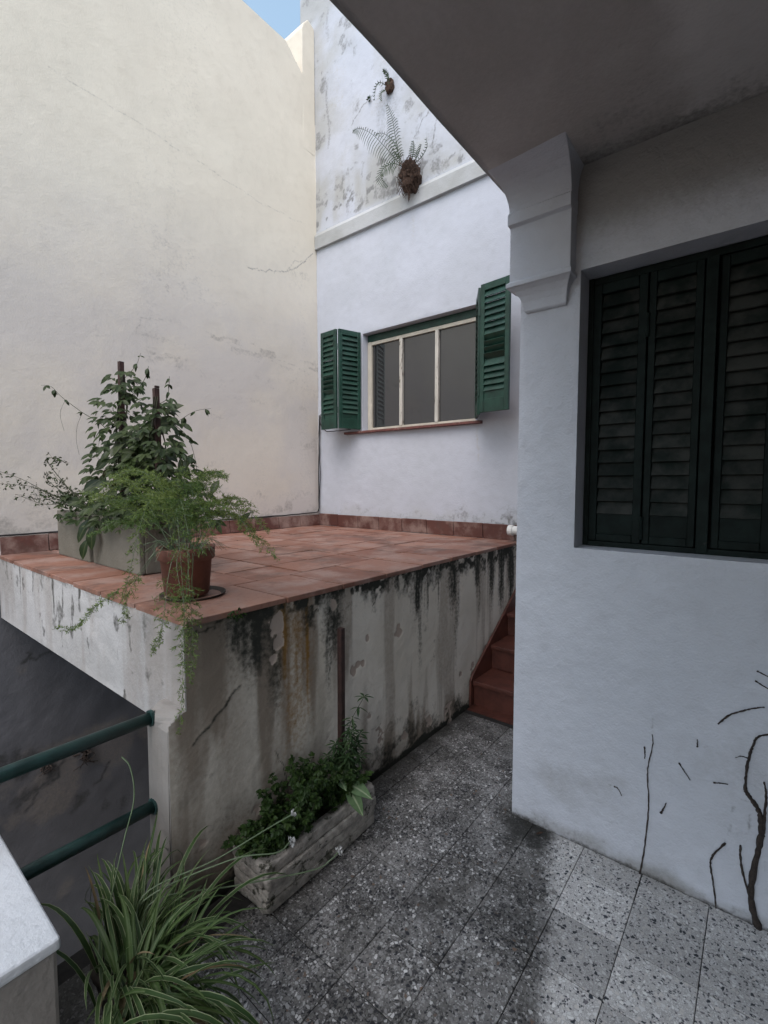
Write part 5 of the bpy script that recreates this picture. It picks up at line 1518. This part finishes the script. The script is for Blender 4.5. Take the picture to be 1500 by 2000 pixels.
for k in range(900):                      # leaves hanging down the near and left sides
    if hung >= 72: break
    az = random.uniform(-2.7, -0.9); ang = R(random.uniform(5, 60)); L = random.uniform(0.18, 0.34)
    pts = [Vector((random.uniform(0.33, 0.5), random.uniform(0.99, 1.14), random.uniform(0.20, 0.32)))]
    for i in range(9):
        ang = max(R(-86), ang - random.uniform(0.16, 0.26))
        pts.append(pts[-1] + Vector((math.cos(az) * math.cos(ang), math.sin(az) * math.cos(ang), math.sin(ang))) * (L / 9))
    if any(q.x < 0.268 * q.y or q.z < 0.012 or q.y < 0.74 for q in pts): continue
    hung += 1
    lf = MB(); lf.blade(pts, random.uniform(0.010, 0.016), Vector((math.sin(az), -math.cos(az), 0)), 0.35, rnd=random.random()); lf.build('leaf', M['spider'] if k % 3 else M['spiderg'], sp_, smooth=True)
FL = [[(0.566, 1.337, 0.321), (0.751, 1.269, 0.343), (0.913, 1.229, 0.364), (0.997, 1.206, 0.375)], [(0.565, 1.336, 0.306), (0.781, 1.232, 0.343), (0.9, 1.161, 0.327), (0.959, 1.167, 0.322)], [(0.584, 1.313, 0.306), (0.787, 1.216, 0.265), (1.001, 1.106, 0.23), (1.06, 1.082, 0.239), (1.077, 1.063, 0.265)], [(0.469, 1.371, 0.252), (0.537, 1.388, 0.467), (0.563, 1.368, 0.598), (0.561, 1.38, 0.685), (0.547, 1.4, 0.718)]]
for i, v_ in enumerate(FL):
    m_ = MB(); m_.tube(bez([(0.54, 1.30, 0.2)] + v_ if i < 3 else v_, 8), 0.0021, 5, False)
    stl = m_.build('flower_stalk', M['stalk'], sp_, smooth=True)
    if i < 3:
        tip = Vector(v_[-1]); fl_ = MB()
        for k in range(11):
            d = (rv(1) + (Vector(v_[-1]) - Vector(v_[-2])).normalized() * 0.9).normalized()
            fl_.tube([tip, tip + d * 0.012], 0.0006, 3, False)
            fl_.leaf(tip + d * 0.011, (d + rv(0.5)), rv(), 0.010, 0.006, 0.1)
            fl_.leaf(tip + d * 0.011, (d + rv(0.7)), rv(), 0.010, 0.006, 0.1)
        fl_.build('flower', M['petal'], stl)
for p in ((0.47, 1.10, 0.30), (0.425, 1.005, 0.125)):
    fl_ = MB()
    for k in range(9):
        fl_.leaf(Vector(p) + rv(0.008), rv(), rv(), 0.012, 0.004, 0.2)
    fl_.build('flower', M['petal'], sp_)

# ------------------------------------------------------------------ ferns on the rear wall
wf_ = thing('wall_fern', (3.56, 2.53, 4.15), 'fern with brown root ball growing out of the white wall above the window', 'fern')
bm = bmesh.new(); bmesh.ops.create_icosphere(bm, subdivisions=4, radius=1)
for v in bm.verts:
    k = 1 + 0.42 * mnoise.fractal(v.co * 2.2 + Vector((2, 5, 1)), 1.0, 2.0, 6) + 0.18 * abs(mnoise.noise(Vector((v.co.y * 14, v.co.x * 6, v.co.z * 1.5))))
    taper = 1 - 0.30 * max(0, v.co.z)
    v.co = Vector((v.co.x * 0.085, v.co.y * 0.085 * taper, v.co.z * 0.125)) * k
me_ = bpy.data.meshes.new('root_ball'); bm.to_mesh(me_); bm.free(); me_.materials.append(M['dry'])
place('root_ball', me_, (3.535, 2.535, 4.19), wf_)
m_ = MB()
for k in range(170):
    a = random.uniform(0, 6.28); p = Vector((random.uniform(3.46, 3.52), 2.53 + 0.08 * math.cos(a), 4.19 + 0.11 * math.sin(a)))
    m_.tube(bez([p, p + rv(0.04) + Vector((-0.02, 0, -0.01)), p + rv(0.05) + Vector((-0.02, 0, -0.06))], 4), 0.0018, 3, False)
for k in range(4):
    m_.tube(jig([(3.50, 2.53, 4.12), (3.49, 2.525, 4.05), (3.50, 2.52 + .004 * k, 3.985 - .01 * k)], 4, 0.004, k), [0.007] * 5 + [0.004, 0.003, 0.003, 0.002], 5)
m_.build('root_fibres', M['dry'], wf_)


def frond(pts, pl, parent, n=24, drop=0.8, thin=0.0032):
    fr = MB(); path = bez(pts, 10)
    fr.tube(path, [0.0035 - 0.0022 * i / len(path) for i in range(len(path))], 4, False, (0.2, 0.5, 0.5, 1))
    N = len(path)
    for k in range(n):
        u = 0.12 + 0.88 * (k + 0.5) / n
        f = u * (N - 1); i = min(int(f), N - 2); p = path[i].lerp(path[i + 1], f - i)
        t = (path[i + 1] - path[i]).normalized()
        for s_ in (-1, 1):
            sdv = t.cross(Vector((-1, 0, 0))).normalized() * s_
            L = pl * math.sin(math.pi * min(1, 0.25 + 0.75 * u)) * random.uniform(0.8, 1.1) + 0.01
            q = [p, p + sdv * L * 0.5 + t * L * 0.12 + Vector((-0.01, 0, -0.02 * drop)), p + sdv * L * 0.85 + t * 0.1 * L + Vector((-0.015, 0, -L * 0.55 * drop))]
            fr.blade(bez(q, 3), thin * 2.2, t, 0.1, rnd=random.random() * 0.7)
    fr.build('frond', M['fern'], parent)


X3 = 3.50
for pts, pl, n, dr in (([(X3, 2.626, 4.30), (X3 - .03, 2.630, 4.405), (X3 - .06, 2.643, 4.553), (X3 - .08, 2.66, 4.68), (X3 - .09, 2.703, 4.804)], 0.085, 22, 0.5),
                       ([(X3, 2.62, 4.30), (X3 - .03, 2.676, 4.38), (X3 - .06, 2.762, 4.494), (X3 - .09, 2.876, 4.627), (X3 - .11, 3.0, 4.72), (X3 - .12, 3.078, 4.735)], 0.10, 26, 1.3),
                       ([(X3 + .02, 2.62, 4.32), (X3 + .02, 2.659, 4.419), (X3, 2.711, 4.55), (X3 - .02, 2.814, 4.647), (X3 - .03, 2.894, 4.66)], 0.035, 16, 0.6),
                       ([(X3, 2.60, 4.28), (X3 - .03, 2.668, 4.319), (X3 - .06, 2.744, 4.310), (X3 - .08, 2.788, 4.254), (X3 - .08, 2.76, 4.18), (X3 - .07, 2.71, 4.125)], 0.07, 20, 1.0),
                       ([(X3, 2.50, 4.30), (X3 - .02, 2.47, 4.36), (X3 - .03, 2.465, 4.43)], 0.04, 10, 0.4),
                       ([(X3, 2.47, 4.28), (X3 - .02, 2.42, 4.31), (X3 - .03, 2.38, 4.36)], 0.03, 10, 0.3),
                       ([(X3, 2.46, 4.26), (X3 - .02, 2.38, 4.27), (X3 - .02, 2.33, 4.33), (X3 - .02, 2.34, 4.40)], 0.015, 8, 0.3)):
    frond(pts, pl, wf_, n, dr)
w2 = thing('wall_weed', (3.57, 2.81, 5.08), 'small withered fern tuft high on the white wall near the soffit', 'fern')
bm = bmesh.new(); bmesh.ops.create_icosphere(bm, subdivisions=3, radius=1)
for v in bm.verts:
    k = 1 + 0.4 * mnoise.fractal(v.co * 2.6 + Vector((4, 0, 0)), 1.0, 2.0, 4); v.co = Vector((v.co.x * 0.04, v.co.y * 0.045, v.co.z * 0.06)) * k
me_ = bpy.data.meshes.new('root_ball'); bm.to_mesh(me_); bm.free(); me_.materials.append(M['dry']); place('root_ball', me_, (3.57, 2.80, 5.10), w2)
for pts in ([(3.56, 2.80, 5.12), (3.52, 2.79, 5.17), (3.50, 2.76, 5.13), (3.50, 2.75, 5.05)], [(3.56, 2.82, 5.10), (3.52, 2.88, 5.14), (3.51, 2.92, 5.10), (3.51, 2.93, 5.0)], [(3.56, 2.82, 5.08), (3.52, 2.86, 5.04), (3.52, 2.85, 4.97)], [(3.56, 2.80, 5.14), (3.52, 2.80, 5.19), (3.5, 2.82, 5.2)]):
    frond(pts, 0.02, w2, 9, 0.6)
w3 = MB()
for k in range(14):
    w3.leaf(Vector((3.575, 3.045, 5.116)) + rv(0.012), rv() + Vector((-.4, 0, -.2)), rv(), 0.03, 0.012, 0.2, rnd=0.1)
top_mesh('wall_sprig', w3, M['fern'], 'tiny dark sprig on the white wall left of the withered fern tuft', 'plant', loc=(3.58, 3.045, 5.11))

# ------------------------------------------------------------------ dead vine on the near house wall
XV = X_HOUSE - 0.006


def dead_vine(name, branches, label, group=None):
    t_ = thing(name, (XV, branches[0][0][0][0], branches[0][0][0][1]), label, 'dead vine', group) if len(branches) > 1 else None
    obs = []
    for k, (pts, r0, r1) in enumerate(branches):
        m_ = MB(); path = bez([(XV, y, z) for (y, z) in pts], 8)
        rr_ = random.Random(k * 3 + len(pts))
        path = [p + Vector((rr_.uniform(-.0008, .0008), rr_.uniform(-.0009, .0009), 0)) for p in path]
        n = len(path)
        m_.tube(path, [(r0 + (r1 - r0) * i / (n - 1)) * rr_.uniform(0.7, 1.25) for i in range(n)], 7)
        if t_ is None:
            return top_mesh(name, m_, M['bark'], label, 'dead vine', group, loc=(XV, pts[0][0], pts[0][1]), smooth=True)
        m_.build('trunk' if k == 0 else 'branch', M['bark'], t_, smooth=True)
    return t_


dead_vine('dead_vine', [([(-0.052, -0.03), (-0.022, 0.08), (-0.022, 0.183), (-0.035, 0.293), (-0.035, 0.379), (-0.024, 0.415), (-0.004, 0.442), (0.01, 0.461)], 0.0115, 0.0055),
                        ([(0.01, 0.461), (0.009, 0.528), (0.002, 0.592), (-0.005, 0.624), (-0.015, 0.655), (-0.042, 0.674), (-0.09, 0.69)], 0.005, 0.0018),
                        ([(-0.037, 0.31), (-0.043, 0.332), (-0.044, 0.399), (-0.045, 0.469), (-0.038, 0.511)], 0.006, 0.0025),
                        ([(-0.020, 0.080), (0.001, 0.155), (0.013, 0.217), (0.015, 0.265)], 0.004, 0.003),
                        ([(0.004, 0.575), (0.020, 0.576), (0.028, 0.574), (0.04, 0.564)], 0.0025, 0.001)],
          'thick dried vine trunk with forks clinging to the white house wall')
dead_vine('dried_creeper', [([(0.072, -0.01), (0.083, 0.072), (0.095, 0.152), (0.088, 0.194), (0.056, 0.252)], 0.0022, 0.0036)], 'short crooked dried vine stem beside the thick vine trunk', 'dried vine remains on the house wall')
dead_vine('dried_creeper', [([(0.315, -0.005), (0.303, 0.093), (0.295, 0.214), (0.293, 0.301), (0.30, 0.384), (0.299, 0.441), (0.287, 0.519), (0.290, 0.56)], 0.0032, 0.0014)], 'long thin dried vine stem rising alone from the floor on the white wall', 'dried vine remains on the house wall')
dead_vine('dried_creeper', [([(0.092, 0.665), (0.061, 0.708), (0.015, 0.74), (-0.015, 0.757), (-0.03, 0.762)], 0.0032, 0.0018)], 'curved dried vine piece arching on the wall above the other stems', 'dried vine remains on the house wall')
bits = [([(0.314, 0.504), (0.312, 0.48), (0.311, 0.458)], 'tiny upright vine scrap left of the long thin stem top'), ([(0.202, 0.484), (0.184, 0.458), (0.165, 0.433)], 'slanting thin vine scrap right of the long thin stem'),
        ([(0.253, 0.27), (0.245, 0.29), (0.236, 0.317)], 'stubby vine scrap right of the long stem at its middle height'), ([(0.098, 0.452), (0.076, 0.459), (0.056, 0.463)], 'small level vine scrap left of the thick trunk'),
        ([(0.149, 0.562), (0.149, 0.575), (0.149, 0.59)], 'tiny upright vine scrap below the curved arching piece'), ([(0.415, 0.306), (0.401, 0.304), (0.385, 0.28)], 'leftmost faint hooked vine scrap on the white wall'),
        ([(-0.005, 0.878), (-0.02, 0.872), (-0.045, 0.862)], 'upper of two vine scraps at the right edge of the wall'), ([(-0.002, 0.844), (-0.02, 0.834), (-0.05, 0.82)], 'lower of two vine scraps at the right edge of the wall')]
for i, (pts, lab) in enumerate(bits):
    dead_vine('vine_scrap', [(pts, 0.0026 if i != 2 else 0.004, 0.0014)], lab, 'vine scraps on the house wall')

# ------------------------------------------------------------------ weeds on the lower boundary wall and terrace edge
for (x, z, s_, lab) in ((1.232, -0.45, 0.11, 'dark dry weed clump on the shaded wall behind the upper rail'), (0.985, -0.43, 0.07, 'small dry weed on the shaded wall left of the dark clump')):
    m_ = MB()
    for k in range(30):
        p = Vector((x, Y_BND - 0.008, z)) + Vector((random.uniform(-.3, .3) * s_, 0, random.uniform(-.5, .6) * s_))
        m_.leaf(p, rv() + Vector((0, -0.7, -0.3)), rv(), s_ * random.uniform(0.3, 0.55), s_ * 0.16, 0.3, rnd=0.1)
    for k in range(6):
        p = Vector((x, Y_BND - 0.01, z))
        m_.tube(bez([p, p + Vector((random.uniform(-.5, .5) * s_, -0.03, -0.5 * s_)), p + Vector((random.uniform(-.8, .8) * s_, -0.02, -1.0 * s_))], 4), 0.003, 4)
    top_mesh('dry_weed', m_, M['bark'], lab, 'weed', 'dry weeds on the lower wall', loc=(x, Y_BND - 0.01, z))
m_ = MB()
for k in range(26):
    p = Vector((0.975, Y_T - 0.028, Z_T - 0.01)) + Vector((random.uniform(-.03, .03), random.uniform(-.004, .01), random.uniform(-.02, .012)))
    m_.leaf(p, rv() + Vector((0, -0.4, 0.4)), rv() + Vector((0, 0, .5)), random.uniform(0.012, 0.026), 0.009, 0.2, rnd=random.random())
top_mesh('edge_weed', m_, M['herb'], 'tiny weed sprouting under the front tile edge right of the pot', 'weed', loc=(0.975, Y_T - 0.03, Z_T - 0.01))

m_ = MB(); m_.leaf((1.90, 0.70, 0.006), (0.6, -0.7, 0.05), (0.1, 0, 1), 0.035, 0.016, -0.2, 0.4, rnd=0.0)
top_mesh('fallen_leaf', m_, M['dry'], 'small dark fallen leaf on the floor tiles by the house wall corner', 'leaf', loc=(1.90, 0.70, 0.003))
